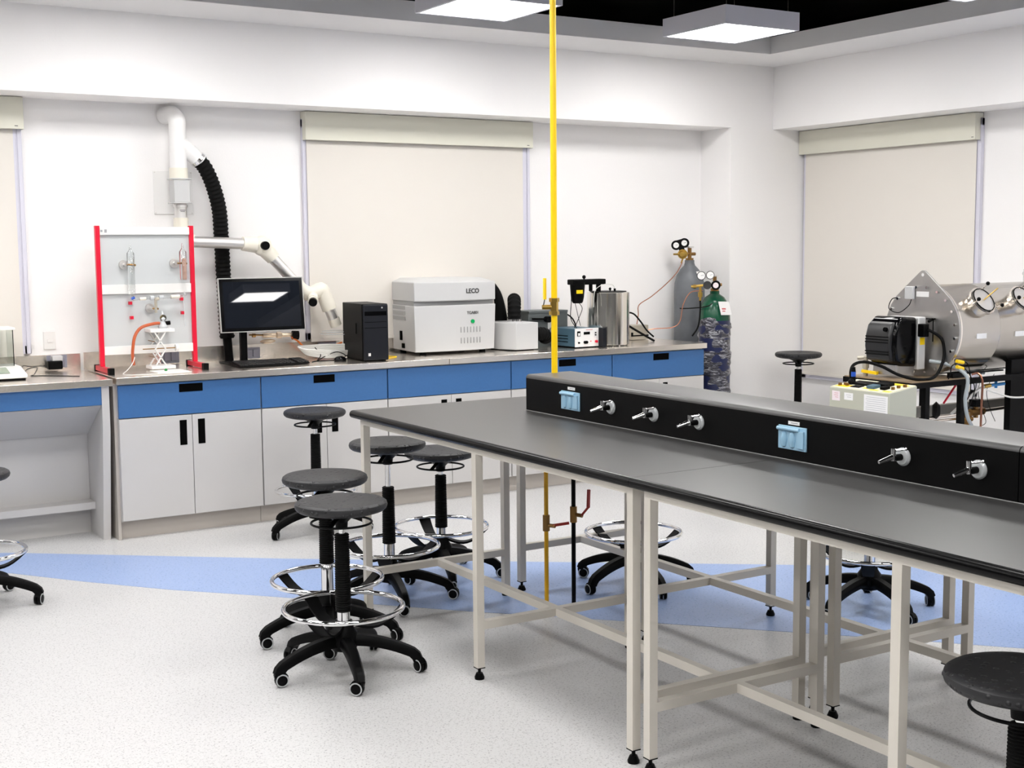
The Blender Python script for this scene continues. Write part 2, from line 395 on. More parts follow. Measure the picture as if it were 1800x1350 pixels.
# ------------------------------------------------------------ wall fittings
def wall_outlet(x0, x1, z0, z1, label, flap=False):
    t = thing('wall_outlet', label, 'socket', ((x0+x1)/2, -.018, z0))
    part(B().box((x0, -.026, z0), (x1, -.018, z1)), 'cover_plate', 'outlet_grey', t, bev=.002)
    n = 2
    for k in range(n):
        a = x0+.012+(x1-x0-.024)/n*k
        part(B().box((a+.003, -.034, z0+.012), (a+(x1-x0-.024)/n-.003, -.026, z1-.012)), 'flap', 'outlet_grey', t, bev=.003)
wall_outlet(.582, .695, .912, .985, 'grey socket on the steel backsplash with a power adapter plugged in')
wall_outlet(1.246, 1.354, .903, .984, 'grey double socket on the backsplash behind the lab jack')
wall_outlet(1.765, 1.869, .903, .972, 'grey socket on the backsplash just right of the monitor stand')
wall_outlet(2.262, 2.385, .915, .984, 'grey socket on the backsplash left of the computer tower')
t = thing('power_adapter', 'black power adapter plugged into the socket beside the balance', 'adapter', (.62, -.06, .905))
part(B().box((.575, -.095, .908), (.655, -.034, .955)), 'adapter_body', 'black_plastic', t, bev=.006)
part(B().box((.60, -.085, .955), (.66, -.034, .985)), 'plug', 'machine_light', t, 'grey plug', bev=.005)
part(B().tube([(.575, -.06, .93), (.52, -.06, .93), (.47, -.09, .933), (.43, -.15, .945), (.40, -.2, .93), (.38, -.24, .91)], .0022), 'cord', 'black_rubber', t)
solid(B().tube([(.41, -.25, .90), (.44, -.18, .925), (.50, -.15, .93), (.47, -.22, .90), (.44, -.28, .897), (.50, -.30, .896), (.58, -.38, .896), (.66, -.45, .896)], .0022), 'thin_cord', 'black_rubber', 'thin black cord looping over the steel top beside the balance', 'cord', (.5, -.3, .895))
t = thing('light_switch', 'white switch plate on the wall above the backsplash, right of the left blind', 'switch', (.606, 0, 1.07))
part(B().box((.572, -.008, 1.017), (.640, 0, 1.122)), 'plate', 'white_plastic', t, bev=.006, seg=3)
part(B().box((.592, -.012, 1.058), (.620, -.008, 1.078)), 'rocker', 'white_plastic', t, bev=.002)
t = thing('access_panel', 'flat white access panel screwed to the wall behind the extraction pipe', 'panel', (1.32, 0, 1.79))
part(B().box((1.241, -.006, 1.792), (1.48, 0, 2.05)), 'plate', 'pvc_white', t, bev=.002)
m_ = B()
for x_ in (1.25, 1.47):
    for z_ in (1.80, 2.04): m_.cyl((x_, -.008, z_), (x_, -.005, z_), .004, n=8)
part(m_, 'screw', 'alu', t)
# ------------------------------------------------------------ analytical balance
t = thing('analytical_balance', 'white laboratory balance with glass draft shield, cut by the left edge', 'balance', (.2, -.35, .893))
part(B().prism([(-.47, .905), (-.47, .925), (-.30, .958), (-.10, .958), (-.10, .905)], .02, .385, 'x'), 'base', 'white_plastic', t, bev=.006)
part(B().box((.03, -.46, .893), (.375, -.11, .906)), 'foot_tray', 'black_plastic', t)
part(B().prism([(-.44, .9325), (-.33, .9545), (-.332, .9565), (-.442, .9345)], .05, .30, 'x'), 'display', 'lcd', t, 'grey-green display')
g = B()
for a, b_ in (((.05, -.285, .958), (.355, -.281, 1.155)), ((.351, -.281, .958), (.355, -.115, 1.155)), ((.05, -.281, .958), (.054, -.115, 1.155))): g.box(a, b_)
part(g, 'draft_shield', 'glass_green', t, 'greenish glass draft shield')
part(B().box((.04, -.295, 1.155), (.365, -.105, 1.168)), 'shield_top', 'white_plastic', t, bev=.003)
part(B().box((.27, -.125, .958), (.30, -.11, 1.155)), 'rear_post', 'alu', t)
part(B().cyl((.2, -.2, .958), (.2, -.2, .975), .05, n=24), 'weighing_pan', 'steel', t)
# ------------------------------------------------------------ red-framed gas apparatus
RY = -.30
n0_ = len(bpy.data.objects)
t = thing('glass_apparatus_frame', 'red-framed upright stand with grey panel holding glass tubes on the steel top', 'lab apparatus', (1.11, RY, .897))
for xx, nm in ((.846, 0), (1.383, 1)):
    part(B().box((xx-.013, RY-.014, .93), (xx+.013, RY+.014, 1.72)), 'red_post', 'red', t, bev=.002)
    f = part(B().box((xx-.013, RY-.18, .902), (xx+.013, RY+.12, .93)), 'foot_bar', 'red', t, bev=.002)
    part(B().box((xx-.015, RY-.20, .897), (xx+.015, RY-.165, .932)).box((xx-.015, RY+.10, .897), (xx+.015, RY+.125, .932)), 'end_cap', 'black_plastic', f, 'black end cap')
part(B().box((.86, RY+.0, 1.02), (1.37, RY+.006, 1.69)), 'back_panel', 'panel_grey', t, 'pale grey panel')
for z0, z1 in ((1.668, 1.712), (1.335, 1.388), (.992, 1.040)):
    part(B().box((.859, RY-.016, z0), (1.37, RY-.001, z1)), 'cross_rail', 'white_plastic', t, bev=.002)
part(B().box((.862, RY-.0175, 1.684), (.873, RY-.0165, 1.697)).box((.884, RY-.0175, 1.681), (.897, RY-.0165, 1.699)), 'warning_mark', 'ink_grey', t)
def clamp(x, z, l):
    c = part(B().cyl((x, RY-.002, z), (x, RY-.02, z), .026, n=20).cyl((x, RY-.02, z), (x, RY-.05, z), .008, n=10), 'clamp_boss', 'alu', t)
    part(B().cyl((x, RY-.045, z), (x+l, RY-.05, z-.002), .005, n=8).cyl((x+l, RY-.04, z-.002), (x+l, RY-.065, z-.002), .006, n=8), 'clamp_rod', 'bronze', c, 'brass-coloured rod')
clamp(.985, 1.50, .05); clamp(1.275, 1.505, .055); clamp(1.125, 1.25, .03)
for x_, zt, zb in ((1.012, 1.585, 1.335), (1.312, 1.59, 1.41)):
    part(B().lathe([(.018, zb), (.02, zb+.01), (.02, zt-.02), (.006, zt), (.004, zt+.03)], 16, (x_, RY-.06, 0)), 'burette_tube', 'glass', t, 'clear glass tube')
part(B().cyl((1.318, RY-.06, 1.41), (1.318, RY-.06, 1.53), .009, n=10), 'inner_rod', 'rod_pink', t, 'pinkish rod inside the right tube')
part(B().tube([(1.015, RY-.06, 1.34), (1.017, RY-.06, 1.30), (1.05, RY-.06, 1.305), (1.30, RY-.06, 1.315), (1.312, RY-.06, 1.34)], .004, 8), 'glass_manifold', 'glass', t, 'clear glass cross tube')
part(B().cyl((1.055, RY-.06, 1.306), (1.09, RY-.06, 1.307), .009, n=10).cyl((1.235, RY-.06, 1.313), (1.285, RY-.06, 1.315), .011, n=10), 'rubber_sleeve', 'cream_plastic', t, 'cream rubber sleeve')
part(B().cyl((1.115, RY-.06, 1.31), (1.135, RY-.06, 1.31), .013, n=10), 'glass_bulb', 'frost', t); part(B().cyl((1.165, RY-.06, 1.312), (1.19, RY-.06, 1.313), .012, n=10), 'glass_bulb', 'frost', t)
part(B().cyl((1.14, RY-.06, 1.30), (1.165, RY-.06, 1.305), .009, n=10).cyl((1.146, RY-.06, 1.225), (1.146, RY-.06, 1.31), .008, n=10), 'tee_fitting', 'tin', t, 'tan metal tee')
part(B().cyl((1.008, RY-.06, 1.308), (1.026, RY-.06, 1.316), .008, n=10), 'blue_stopcock', 'blue_plastic', t, 'blue stopcock')
for x_, z_ in ((1.012, 1.283), (1.017, 1.20), (1.31, 1.298), (1.313, 1.218)):
    part(B().box((x_-.009, RY-.03, z_-.009), (x_+.009, RY-.006, z_+.009)), 'red_clip', 'red', t, 'small red clip', bev=.001)
part(B().tube([(1.313, RY-.05, 1.31), (1.315, RY-.05, 1.24), (1.317, RY-.05, 1.14)], .0028, 6), 'drain_tube', 'frost', t)
t.location.x -= .022
# lab jack
JX, JY = 1.14, -.36
t = thing('lab_jack', 'white scissor lab jack standing in front of the red-framed stand', 'lab jack', (JX, JY, .897))
part(B().box((JX-.07, JY-.06, .905), (JX+.07, JY+.06, .925)), 'base_plate', 'white_plastic', t, bev=.004)
part(B().box((JX-.07, JY-.06, 1.115), (JX+.07, JY+.06, 1.135)), 'top_plate', 'white_plastic', t, bev=.004)
for yy in (JY-.055, JY+.055):
    for a, b_ in ((-1, 1), (1, -1)):
        m_ = B()
        m_.bar((JX-.015+a*.03, yy, .925), (JX-.015+b_*.03, yy, 1.02), .006, .014, (0, 1, 0)); m_.bar((JX-.015+a*.03, yy, 1.02), (JX-.015+b_*.03, yy, 1.115), .006, .014, (0, 1, 0))
        part(m_, 'scissor_link', 'white_plastic', t)
s_ = part(B().cyl((JX-.10, JY, 1.02), (JX+.09, JY, 1.02), .003, n=8).cyl((JX-.05, JY-.055, .975), (JX-.05, JY+.055, .975), .003, n=8).cyl((JX-.05, JY-.055, 1.065), (JX-.05, JY+.055, 1.065), .003, n=8), 'spindle', 'bronze', t, 'brass-coloured spindle')
part(B().cyl((JX+.088, JY, 1.02), (JX+.104, JY, 1.02), .02, n=16), 'knob', 'white_plastic', s_, 'pale round knob')
t = thing('gas_bulb', 'small glass flask with black stopper on top of the lab jack', 'flask', (JX+.02, JY, 1.135))
part(B().lathe([(.025, 1.135), (.028, 1.145), (.018, 1.16), (.012, 1.175), (.018, 1.19), (.006, 1.21), (.005, 1.235)], 16, (JX+.02, JY, 0)), 'flask_body', 'frost', t)
part(B().cyl((JX+.035, JY, 1.163), (JX+.062, JY, 1.165), .012, n=12), 'stopper', 'black_plastic', t, 'black stopper')
part(B().cyl((JX+.02, JY-.012, 1.195), (JX+.02, JY+.002, 1.195), .019, n=14), 'clip_ring', 'chrome', t)
solid(B().tube([(JX+.0, JY, 1.165), (JX-.04, JY-.01, 1.163), (JX-.11, JY-.02, 1.145), (JX-.15, JY-.03, 1.10), (JX-.165, JY-.03, 1.03), (JX-.165, JY-.02, .98), (JX-.155, JY-.0, .935)], .009, 10), 'orange_hose', 'orange_hose', 'orange-brown rubber hose curving down from the flask on the lab jack', 'hose', (JX-.1, JY, .93))
solid(B().tube([(JX-.158, JY-.035, .98), (JX-.18, JY-.06, .945), (JX-.22, JY-.10, .915), (JX-.26, JY-.17, .899), (JX-.20, JY-.24, .899), (JX-.02, JY-.27, .899), (JX+.10, JY-.24, .899)], .0025, 6), 'glass_rod', 'cable_white', 'thin whitish tube trailing along the steel top from the orange hose', 'tube', (JX-.2, JY-.1, .897))
t = thing('glass_plate_tray', 'low white tray lying in front of the lab jack', 'tray', (JX, -.53, .897))
part(B().box((JX-.09, -.60, .897), (JX+.09, -.44, .904)), 'tray_base', 'white_plastic', t, bev=.002)
part(B().sph((JX-.02, -.52, .909), .009, 8), 'green_cap', 'green', t, 'small green cap')
# ------------------------------------------------------------ extraction pipe, arm, hose
t = thing('extraction_arm', 'white and silver jointed extraction arm reaching down over the monitor', 'extraction arm', (1.335, -.2, 1.62))
PX, PY = 1.356, -.13
part(B().tube([(PX-.035, -.002, 2.372), (PX-.025, -.05, 2.375), (PX-.012, PY+.03, 2.37), (PX, PY, 2.33), (PX, PY, 2.27), (PX, PY, 2.05)], .05, 20), 'duct', 'pvc_white', t, 'thick white duct')
part(B().cyl((PX, PY, 2.06), (PX, PY, 1.99), .054, n=24), 'collar', 'cream_plastic', t)
part(B().cyl((PX+.005, PY, 2.21), (PX+.085, PY-.0, 2.145), .046, .046, 20).cyl((PX+.07, PY, 2.157), (PX+.135, PY, 2.10), .048, .045, 20), 'branch', 'pvc_white', t, 'angled white branch')
part(B().box((PX-.055, PY-.055, 1.992), (PX+.06, PY+.055, 1.999)).box((PX-.055, PY-.055, 1.852), (PX+.06, PY+.055, 1.859)).box((PX-.045, PY-.048, 1.859), (PX+.05, PY+.048, 1.992)), 'square_mount', 'machine_light', t, 'grey square mount', bev=.003)
part(B().cyl((PX+.005, PY, 1.852), (PX+.005, PY, 1.76), .036, n=20).cyl((PX+.005, PY, 1.845), (PX+.005, PY, 1.83), .042, n=20), 'swivel_tube', 'alu', t, 'brushed aluminium tube')
part(B().box((PX-.012, PY-.0375, 1.812), (PX+.022, PY-.036, 1.815)).box((PX-.008, PY-.0375, 1.804), (PX+.018, PY-.036, 1.807)), 'tube_print', 'ink', t)
part(B().tube([(PX+.005, PY, 1.77), (PX+.005, PY, 1.70), (PX+.01, PY-.02, 1.65), (PX+.06, PY-.035, 1.628)], .044, 18), 'lower_elbow', 'cream_plastic', t, 'cream elbow')
AY_ = -.165
part(B().cyl((PX+.05, AY_, 1.628), (1.762, AY_, 1.613), .034, n=24), 'upper_tube', 'alu', t, 'brushed aluminium tube')
part(B().cyl((1.722, AY_, 1.615), (1.807, AY_, 1.607), .042, .05, 20).sph((1.847, AY_, 1.60), .062, 20, (1, .75, 1)).cyl((1.862, AY_, 1.585), (1.917, AY_, 1.524), .052, .044, 20), 'elbow_joint', 'cream_plastic', t, 'cream joint')
part(B().cyl((1.847, AY_-.032, 1.602), (1.847, AY_-.065, 1.602), .026, n=20), 'joint_knob', 'black_plastic', t, 'black round knob')
part(B().cyl((1.905, AY_, 1.535), (2.082, AY_, 1.345), .034, n=24), 'forearm_tube', 'alu', t, 'brushed aluminium tube')
part(B().tube([(2.052, AY_, 1.378), (2.102, AY_, 1.32), (2.162, AY_, 1.30), (2.227, AY_, 1.325), (2.252, AY_, 1.28), (2.284, AY_, 1.20)], .047, 16, sub=5), 'wrist_joint', 'cream_plastic', t, 'cream joint')
part(B().cyl((2.172, AY_, 1.29), (2.137, AY_-.08, 1.262), .034, n=18).cyl((2.137, AY_-.08, 1.262), (2.130, AY_-.10, 1.256), .03, n=18), 'wrist_knob', 'cream_plastic', t)
part(B().cyl((2.130, AY_-.10, 1.256), (2.122, AY_-.117, 1.25), .026, n=18), 'joint_knob', 'black_plastic', t, 'black round knob')
part(B().cyl((2.277, AY_, 1.215), (2.312, AY_, 1.13), .034, n=20), 'nozzle_tube', 'alu', t)
part(B().cyl((2.309, AY_, 1.14), (2.327, AY_, 1.095), .037, n=20), 'nozzle_collar', 'cream_plastic', t)
part(B().ring(.085, .002, 1.06, 32, 6, (2.322, AY_)).ring(.10, .002, 1.045, 32, 6, (2.322, AY_)), 'hood_rim', 'frost', t, 'clear plastic hood rim')
hp = [(PX+.125, PY, 2.108), (1.522, PY+.005, 2.06), (1.570, -.11, 1.96), (1.612, -.085, 1.82), (1.628, -.062, 1.65), (1.636, -.055, 1.45), (1.642, -.055, 1.20), (1.648, -.055, 1.04)]
t = thing('flexible_hose', 'thick black ribbed hose hanging from the white duct behind the monitor', 'hose', (1.6, -.11, .9))
NR = 46
def ribs(pts, r_, n_rib, k=14):
    P = [Vector(p) for p in pts]; m_ = B(); Q = []
    N = len(P)
    for i in range(N-1):
        g = lambda q: P[min(max(q, 0), N-1)]
        a, b_, c, d = g(i-1), g(i), g(i+1), g(i+2)
        for q in range(12):
            t_ = q/12; Q.append(.5*((2*b_)+(c-a)*t_+(2*a-5*b_+4*c-d)*t_*t_+(3*b_-a-3*c+d)*t_**3))
    Q.append(P[-1]); L = [0]
    for i in range(1, len(Q)): L.append(L[-1]+(Q[i]-Q[i-1]).length)
    out = []; steps = n_rib*4
    for s2 in range(steps+1):
        l = L[-1]*s2/steps; j = 0
        while j < len(L)-2 and L[j+1] < l: j += 1
        out.append(Q[j].lerp(Q[j+1], (l-L[j])/max(1e-9, L[j+1]-L[j])))
    return m_.tube(out, r_, k, sub=1, rf=lambda f: 1-.13*(.5+.5*math.cos(2*PI*f*n_rib)))
part(ribs(hp, .047, 44, 18), 'ribbed_hose', 'black_rubber', t)
part(B().cyl((PX+.112, PY, 2.119), (PX+.128, PY, 2.105), .052, n=20), 'hose_clamp', 'chrome', t, 'chrome hose clamp')
part(B().cyl((1.648, -.055, 1.04), (1.655, -.06, .897), .027, n=16), 'spigot', 'black_plastic', t)
# ------------------------------------------------------------ wall gas valves
t = thing('gas_valve_assembly', 'cluster of pale brass valves on the wall below the monitor', 'valve', (1.95, -.06, 1.05))
part(B().cyl((1.87, -.08, 1.048), (1.95, -.08, 1.046), .014, n=12).cyl((1.96, -.08, 1.046), (1.99, -.08, 1.046), .02, n=6).cyl((1.99, -.08, 1.046), (2.06, -.08, 1.044), .013, n=12).cyl((1.93, 0, 1.046), (1.93, -.08, 1.046), .01, n=10).cyl((2.02, 0, 1.044), (2.02, -.08, 1.044), .01, n=10), 'valve_body', 'brass_pale', t)
part(B().sph((1.90, -.08, 1.01), .035, 12, (1.5, .6, .4)), 'wall_flange', 'brass_pale', t)
part(B().cyl((2.06, -.085, 1.042), (2.10, -.09, 1.040), .028, n=16), 'valve_knob', 'black_plastic', t, 'black knob')
part(B().cyl((1.78, -.08, 1.055), (1.87, -.08, 1.05), .005, n=8).cyl((1.80, -.08, 1.05), (1.82, -.08, 1.05), .012, n=8), 'outlet_pipe', 'bronze', t)
solid(B().tube([(2.05, -.1, 1.03), (2.09, -.1, 1.005), (2.14, -.11, .955), (2.20, -.12, .93), (2.27, -.12, .935), (2.34, -.10, .965), (2.40, -.08, .98)], .006, 8), 'orange_cable', 'orange_cable', 'bright orange hose running from the valves to behind the computer tower', 'hose', (2.2, -.1, .93))
m_ = B()
for k in range(5):
    a = .010*k
    m_.tube([(2.34+a, -.30, .922+a*.5), (2.20, -.34, .912+a), (2.10-a, -.31, .925+a), (2.07-a, -.25, .94+a), (2.11, -.19, .958+a*.5), (2.22, -.20, .94+a), (2.34, -.26, .94+a)], .0058, 6)
solid(m_, 'cable_coil', 'cable_white', 'coiled bundle of white cable between the keyboard and the computer tower', 'cable', (2.2, -.25, .9))
solid(B().tube([(2.12, -.30, .975), (2.14, -.34, .93), (2.10, -.38, .9), (2.17, -.34, .92), (2.24, -.36, .945), (2.28, -.40, .92), (2.2, -.42, .90), (2.1, -.40, .90), (2.04, -.44, .899)], .0028, 6), 'mouse_cord', 'black_rubber', 'thin black cord tangled over the white cable coil', 'cord', (2.15, -.36, .9))
# ------------------------------------------------------------ monitor, keyboard, mouse, tower
MY = -.30
t = thing('computer_monitor', 'black widescreen monitor standing on the steel worktop', 'monitor', (1.75, MY, .897))
MYAW, MTILT = -.015, -.118
T = Matrix.Translation((1.787, MY, 1.25)) @ Matrix.Rotation(MYAW, 4, 'Z') @ Matrix.Rotation(MTILT, 4, 'X')
part(B().box((-.262, 0, -.16), (.262, .035, .16), T), 'casing', 'black_plastic', t, bev=.006, seg=3)
part(B().box((-.257, -.003, -.155), (.257, 0, .155), T), 'bezel', 'black_gloss', t, 'glossy black bezel')
part(B().box((-.240, -.0036, -.137), (.240, -.003, .139), T), 'screen', 'screen', t, 'dark reflecting screen')
m_ = B()
for a, b_ in (((-.264, -.001, .157), (.264, .02, .162)), ((-.264, -.001, -.162), (.264, .02, -.157)), ((-.266, -.001, -.162), (-.2615, .02, .162)), ((.2615, -.001, -.162), (.266, .02, .162))): m_.box(a, b_, T)
part(m_, 'silver_rim', 'steel_dull', t, 'thin silver rim')
part(B().box((1.665, MY+.05, .905), (1.705, MY+.085, 1.20)), 'stand_column', 'black_plastic', t, bev=.004)
part(B().box((1.56, MY-.04, .897), (1.80, MY+.16, .908)), 'stand_foot', 'black_plastic', t, bev=.004)
kr = Matrix.Translation((1.76, -.47, 0)) @ Matrix.Rotation(.05, 4, 'Z')
t = thing('keyboard', 'black keyboard on the steel worktop in front of the monitor', 'keyboard', (1.76, -.47, .897))
part(B().add([(-.22,-.075,.899),(.22,-.075,.899),(.22,.075,.899),(-.22,.075,.899),(-.222,-.078,.907),(.222,-.078,.907),(.222,.078,.925),(-.222,.078,.925)], [(0,3,2,1),(4,5,6,7),(0,1,5,4),(1,2,6,5),(2,3,7,6),(3,0,4,7)], kr), 'key_tray', 'black_plastic', t, bev=.002)
for nm_, js in (('keys', range(0, 14)), ('numeric_keys', range(15, 18))):
    m_ = B()
    for i in range(5):
        for j in js:
            if i == 0 and 4 <= j <= 8: continue
            x_ = -.212+j*.0242; y_ = -.066+i*.027; z_ = .9095+.0031*i
            m_.box((x_, y_, z_), (x_+.0205, y_+.022, z_+.007), kr)
    if nm_ == 'keys': m_.box((-.212+4*.0242, -.066, .9095), (-.212+9*.0242-.004, -.044, .9165), kr)
    part(m_, nm_, 'key_black', t)
solid(B().sph((2.21, -.47, .905), .032, 16, (1.25, .95, .75)).box((2.19, -.49, .897), (2.23, -.45, .902)), 'computer_mouse', 'black_gloss', 'black computer mouse lying left of the computer tower', 'mouse', (2.21, -.47, .897))
t = thing('computer_tower', 'black desktop computer tower on the steel worktop right of the monitor', 'computer', (2.40, -.45, .897))
T = Matrix.Translation((2.405, -.43, 0)) @ Matrix.Rotation(-.10, 4, 'Z')
part(B().box((-.083, -.17, .905), (.083, .19, 1.245), T), 'case', 'black_plastic', t, bev=.004)
part(B().box((-.080, -.188, .903), (.080, -.17, 1.242), T), 'front_panel', 'dark_box', t, bev=.008, seg=3)
part(B().box((-.085, -.07, 1.06), (-.0835, -.055, 1.125), T), 'side_latch', 'slot_black', t)
part(B().box((-.072, -.1895, 1.175), (.068, -.188, 1.20), T).box((-.072, -.1895, 1.135), (.068, -.188, 1.137), T).box((-.072, -.1895, 1.10), (.068, -.188, 1.102), T), 'drive_slot', 'black_gloss', t)
part(B().box((-.052, -.190, .930), (-.037, -.188, .948), T), 'white_sticker', 'label_white', t, 'small white sticker')
part(B().cyl(T @ Vector((.04, -.190, 1.222)), T @ Vector((.04, -.188, 1.222)), .005, n=10), 'power_button', 'alu', t)
part(B().box((-.07, -.16, .897), (-.05, .16, .905), T).box((.05, -.16, .897), (.07, .16, .905), T), 'rubber_foot', 'black_rubber', t)
m_ = B().tube([(2.50, -.50, .90), (2.55, -.48, .901), (2.62, -.42, .901), (2.57, -.36, .901), (2.5, -.34, .901)], .003, 6)
solid(m_, 'yellow_cable', 'yellow_paint', 'short yellow cable peeking out between the computer tower and the analyser', 'cable', (2.55, -.45, .897))
# ------------------------------------------------------------ analyser (white machine)
t = thing('analyser', 'large pale grey bench analyser with a green button and curved front', 'laboratory instrument', (3.05, -.25, .897))
X0, X1 = 2.745, 3.345
def front(z, bulge, y0=-.43, back=-.06, inset=0):
    pts = []
    for i in range(13):
        u = i/12; pts.append((X0+inset+(X1-X0-2*inset)*u, y0-bulge*(1-(2*u-1)**2)+inset))
    return pts
def shell(z0, z1, bulge, y0, inset0=0, inset1=0):
    m_ = B(); a = front(z0, bulge, y0, inset=inset0); b_ = front(z1, bulge, y0, inset=inset1)
    a = a + [(X1-.02-inset0, -.05), (X0+.045+inset0, -.02)]; b_ = b_ + [(X1-.02-inset1, -.05), (X0+.045+inset1, -.02)]
    n_ = len(a); vs = [(x, y, z0) for x, y in a] + [(x, y, z1) for x, y in b_]
    return m_.add(vs, [tuple(range(n_-1, -1, -1)), tuple(range(n_, 2*n_))] + [(i, (i+1) % n_, n_+(i+1) % n_, n_+i) for i in range(n_)])
part(shell(.918, 1.212, .035, -.43, .008, 0), 'lower_housing', 'machine_light', t, bev=.004)
part(shell(1.212, 1.240, .015, -.418, .008, .008), 'dark_band', 'slot_grey', t, 'dark grey gap band')
l = part(shell(1.240, 1.362, .035, -.43), 'lid', 'machine_light', t, 'light grey lid', bev=.006)
part(shell(1.362, 1.385, .02, -.40, .004, .06), 'lid_top', 'machine_light', l, bev=.003)
m_ = B()
for x_ in (2.83, 3.27):
    for y_ in (-.38, -.10): m_.cyl((x_, y_, .897), (x_, y_, .92), .02, n=12)
part(m_, 'rubber_foot', 'black_rubber', t)
def fy(x): u = (x-X0)/(X1-X0); return -.43-.035*(1-(2*u-1)**2)
text('LECO', .040, (3.155, fy(3.155)-.001, 1.300), (1, .06, 0), (0, 0, 1), 'maker_lettering', 'ink', t, bold=.0012)
text('TGA801', .026, (3.155, fy(3.155)-.001, 1.160), (1, .06, 0), (0, 0, 1), 'model_lettering', 'ink', t, bold=.0002)
part(B().cyl((3.153, fy(3.153)+.004, 1.105), (3.153, fy(3.153)-.006, 1.105), .013, n=20), 'power_button', 'led_green', t, 'round green button')
m_ = B()
for r_ in range(2):
    for k in range(7):
        x_ = 3.065+k*.0245; z_ = 1.035 if r_ == 0 else .965; y_ = fy(x_)
        m_.box((x_-.0018, y_-.001, z_), (x_+.0018, y_+.004, z_+.036))
part(m_, 'vent_slots', 'slot_grey', t)
def side(m2, y0, y1, z0, z1, d=.0012):   # on the left flank
    for yy in (0,):
        xa = X0+.045*(y0+.43)/.41+.006; xb = X0+.045*(y1+.43)/.41+.006
        m2.add([(xa-d-.006, y0, z0), (xb-d-.006, y1, z0), (xb-d-.006, y1, z1), (xa-d-.006, y0, z1), (xa, y0, z0), (xb, y1, z0), (xb, y1, z1), (xa, y0, z1)], [(0,1,2,3),(4,7,6,5),(0,4,5,1),(1,5,6,2),(2,6,7,3),(3,7,4,0)])
    return m2
m_ = B()
for z_ in (1.185, 1.150, 1.115): side(m_, -.27, -.05, z_, z_+.024)
part(m_, 'side_grille', 'slot_grey', t)
part(side(side(B(), -.20, -.17, .985, 1.045, .002), -.24, -.20, .935, .965), 'side_port', 'slot_black', t)
# exhaust box with two ribbed hoses
t = thing('exhaust_box', 'low white metal box with black ribbed hoses, right of the analyser', 'laboratory instrument', (3.53, -.36, .897))
part(B().prism([(3.40, -.36), (3.46, -.50), (3.635, -.495), (3.64, -.20), (3.40, -.18)], .905, 1.082), 'box_housing', 'machine_light', t, bev=.004)
part(B().box((3.43, -.46, .897), (3.62, -.22, .905)), 'rubber_foot', 'black_rubber', t)
part(ribs([(3.54, -.35, 1.085), (3.54, -.35, 1.16), (3.555, -.325, 1.21), (3.585, -.275, 1.225), (3.61, -.235, 1.19), (3.62, -.215, 1.12), (3.62, -.215, 1.09)], .046, 14, 18), 'top_hose', 'black_rubber', t, 'black ribbed hose bending over backwards')
part(B().cyl((3.54, -.35, 1.082), (3.54, -.35, 1.10), .050, n=24), 'hose_clamp', 'chrome', t, 'chrome hose clamp')
part(ribs([(3.635, -.36, .99), (3.71, -.385, .995), (3.765, -.375, .985), (3.785, -.35, .95)], .048, 9, 18), 'side_hose', 'black_rubber', t, 'black ribbed hose leaving sideways')
part(B().cyl((3.64, -.36, .99), (3.658, -.366, .99), .052, n=24), 'hose_clamp', 'chrome', t, 'chrome hose clamp')
t = thing('exhaust_shroud', 'curved black funnel hose rising behind the right side of the analyser', 'hose', (3.57, -.1, .897))
part(B().tube([(3.50, -.12, 1.34), (3.55, -.12, 1.25), (3.575, -.12, 1.1), (3.58, -.12, .9)], .05, 14, rf=lambda f: .35+.75*f), 'shroud', 'black_rubber', t)
# grey electrical box
t = thing('electrical_box', 'dark grey metal electrical box behind the yellow pipe', 'electrical box', (3.9, -.16, .897))
part(B().box((3.72, -.24, .90), (4.03, -.08, 1.135)), 'enclosure', 'box_grey', t, bev=.003)
part(B().box((3.715, -.255, 1.128), (4.036, -.075, 1.142)).box((3.715, -.25, .897), (4.036, -.24, 1.14)), 'lid_edge', 'box_grey', t)
part(B().bar((3.74, -.262, 1.09), (3.86, -.275, 1.085), .02, .012).cyl((3.86, -.25, 1.083), (3.86, -.29, 1.083), .022, n=12), 'switch_lever', 'black_plastic', t, 'black lever')
part(B().box((3.872, -.2515, .93), (3.935, -.25, 1.09)), 'white_label', 'label_white', t, 'white label')
part(B().box((3.885, -.2525, .955), (3.89, -.2515, 1.02)).box((3.905, -.2525, .955), (3.91, -.2515, 1.02)).box((3.88, -.2525, .945), (3.925, -.2515, .949)), 'label_print', 'ink', t)
part(B().tube([(4.03, -.2, 1.11), (4.06, -.22, 1.105), (4.085, -.25, 1.07), (4.095, -.28, 1.0), (4.09, -.30, .91)], .005, 8), 'power_cord', 'black_rubber', t, 'thick black cord')
# power supply
t = thing('power_supply', 'blue-grey power supply with white control face, display and red socket', 'power supply', (3.97, -.42, .897))
T = Matrix.Translation((3.988, -.47, 0)) @ Matrix.Rotation(.04, 4, 'Z')
part(B().box((-.10, -.075, .908), (.097, .20, 1.028), T), 'casing', 'psu_blue', t, bev=.002)
part(B().box((-.10, -.083, .906), (.097, -.075, 1.03), T), 'face', 'label_white', t, 'white front face', bev=.001)
part(B().box((-.085, -.087, .978), (-.060, -.083, 1.012), T), 'rocker_switch', 'black_plastic', t, 'black and white rocker switch')
part(B().box((-.080, -.089, .982), (-.065, -.087, 1.000), T), 'rocker', 'label_white', t)
part(B().box((-.030, -.085, .988), (.022, -.083, 1.006), T), 'display', 'slot_black', t, 'dark display')
m_ = B()
for x_, z_, r_ in ((-.073, .935, .006), (-.022, .936, .010), (-.008, .936, .010), (.068, .998, .004), (.068, .983, .004)):
    m_.cyl(T @ Vector((x_, -.083, z_)), T @ Vector((x_, -.093, z_)), r_, n=12)
part(m_, 'knob', 'black_plastic', t)
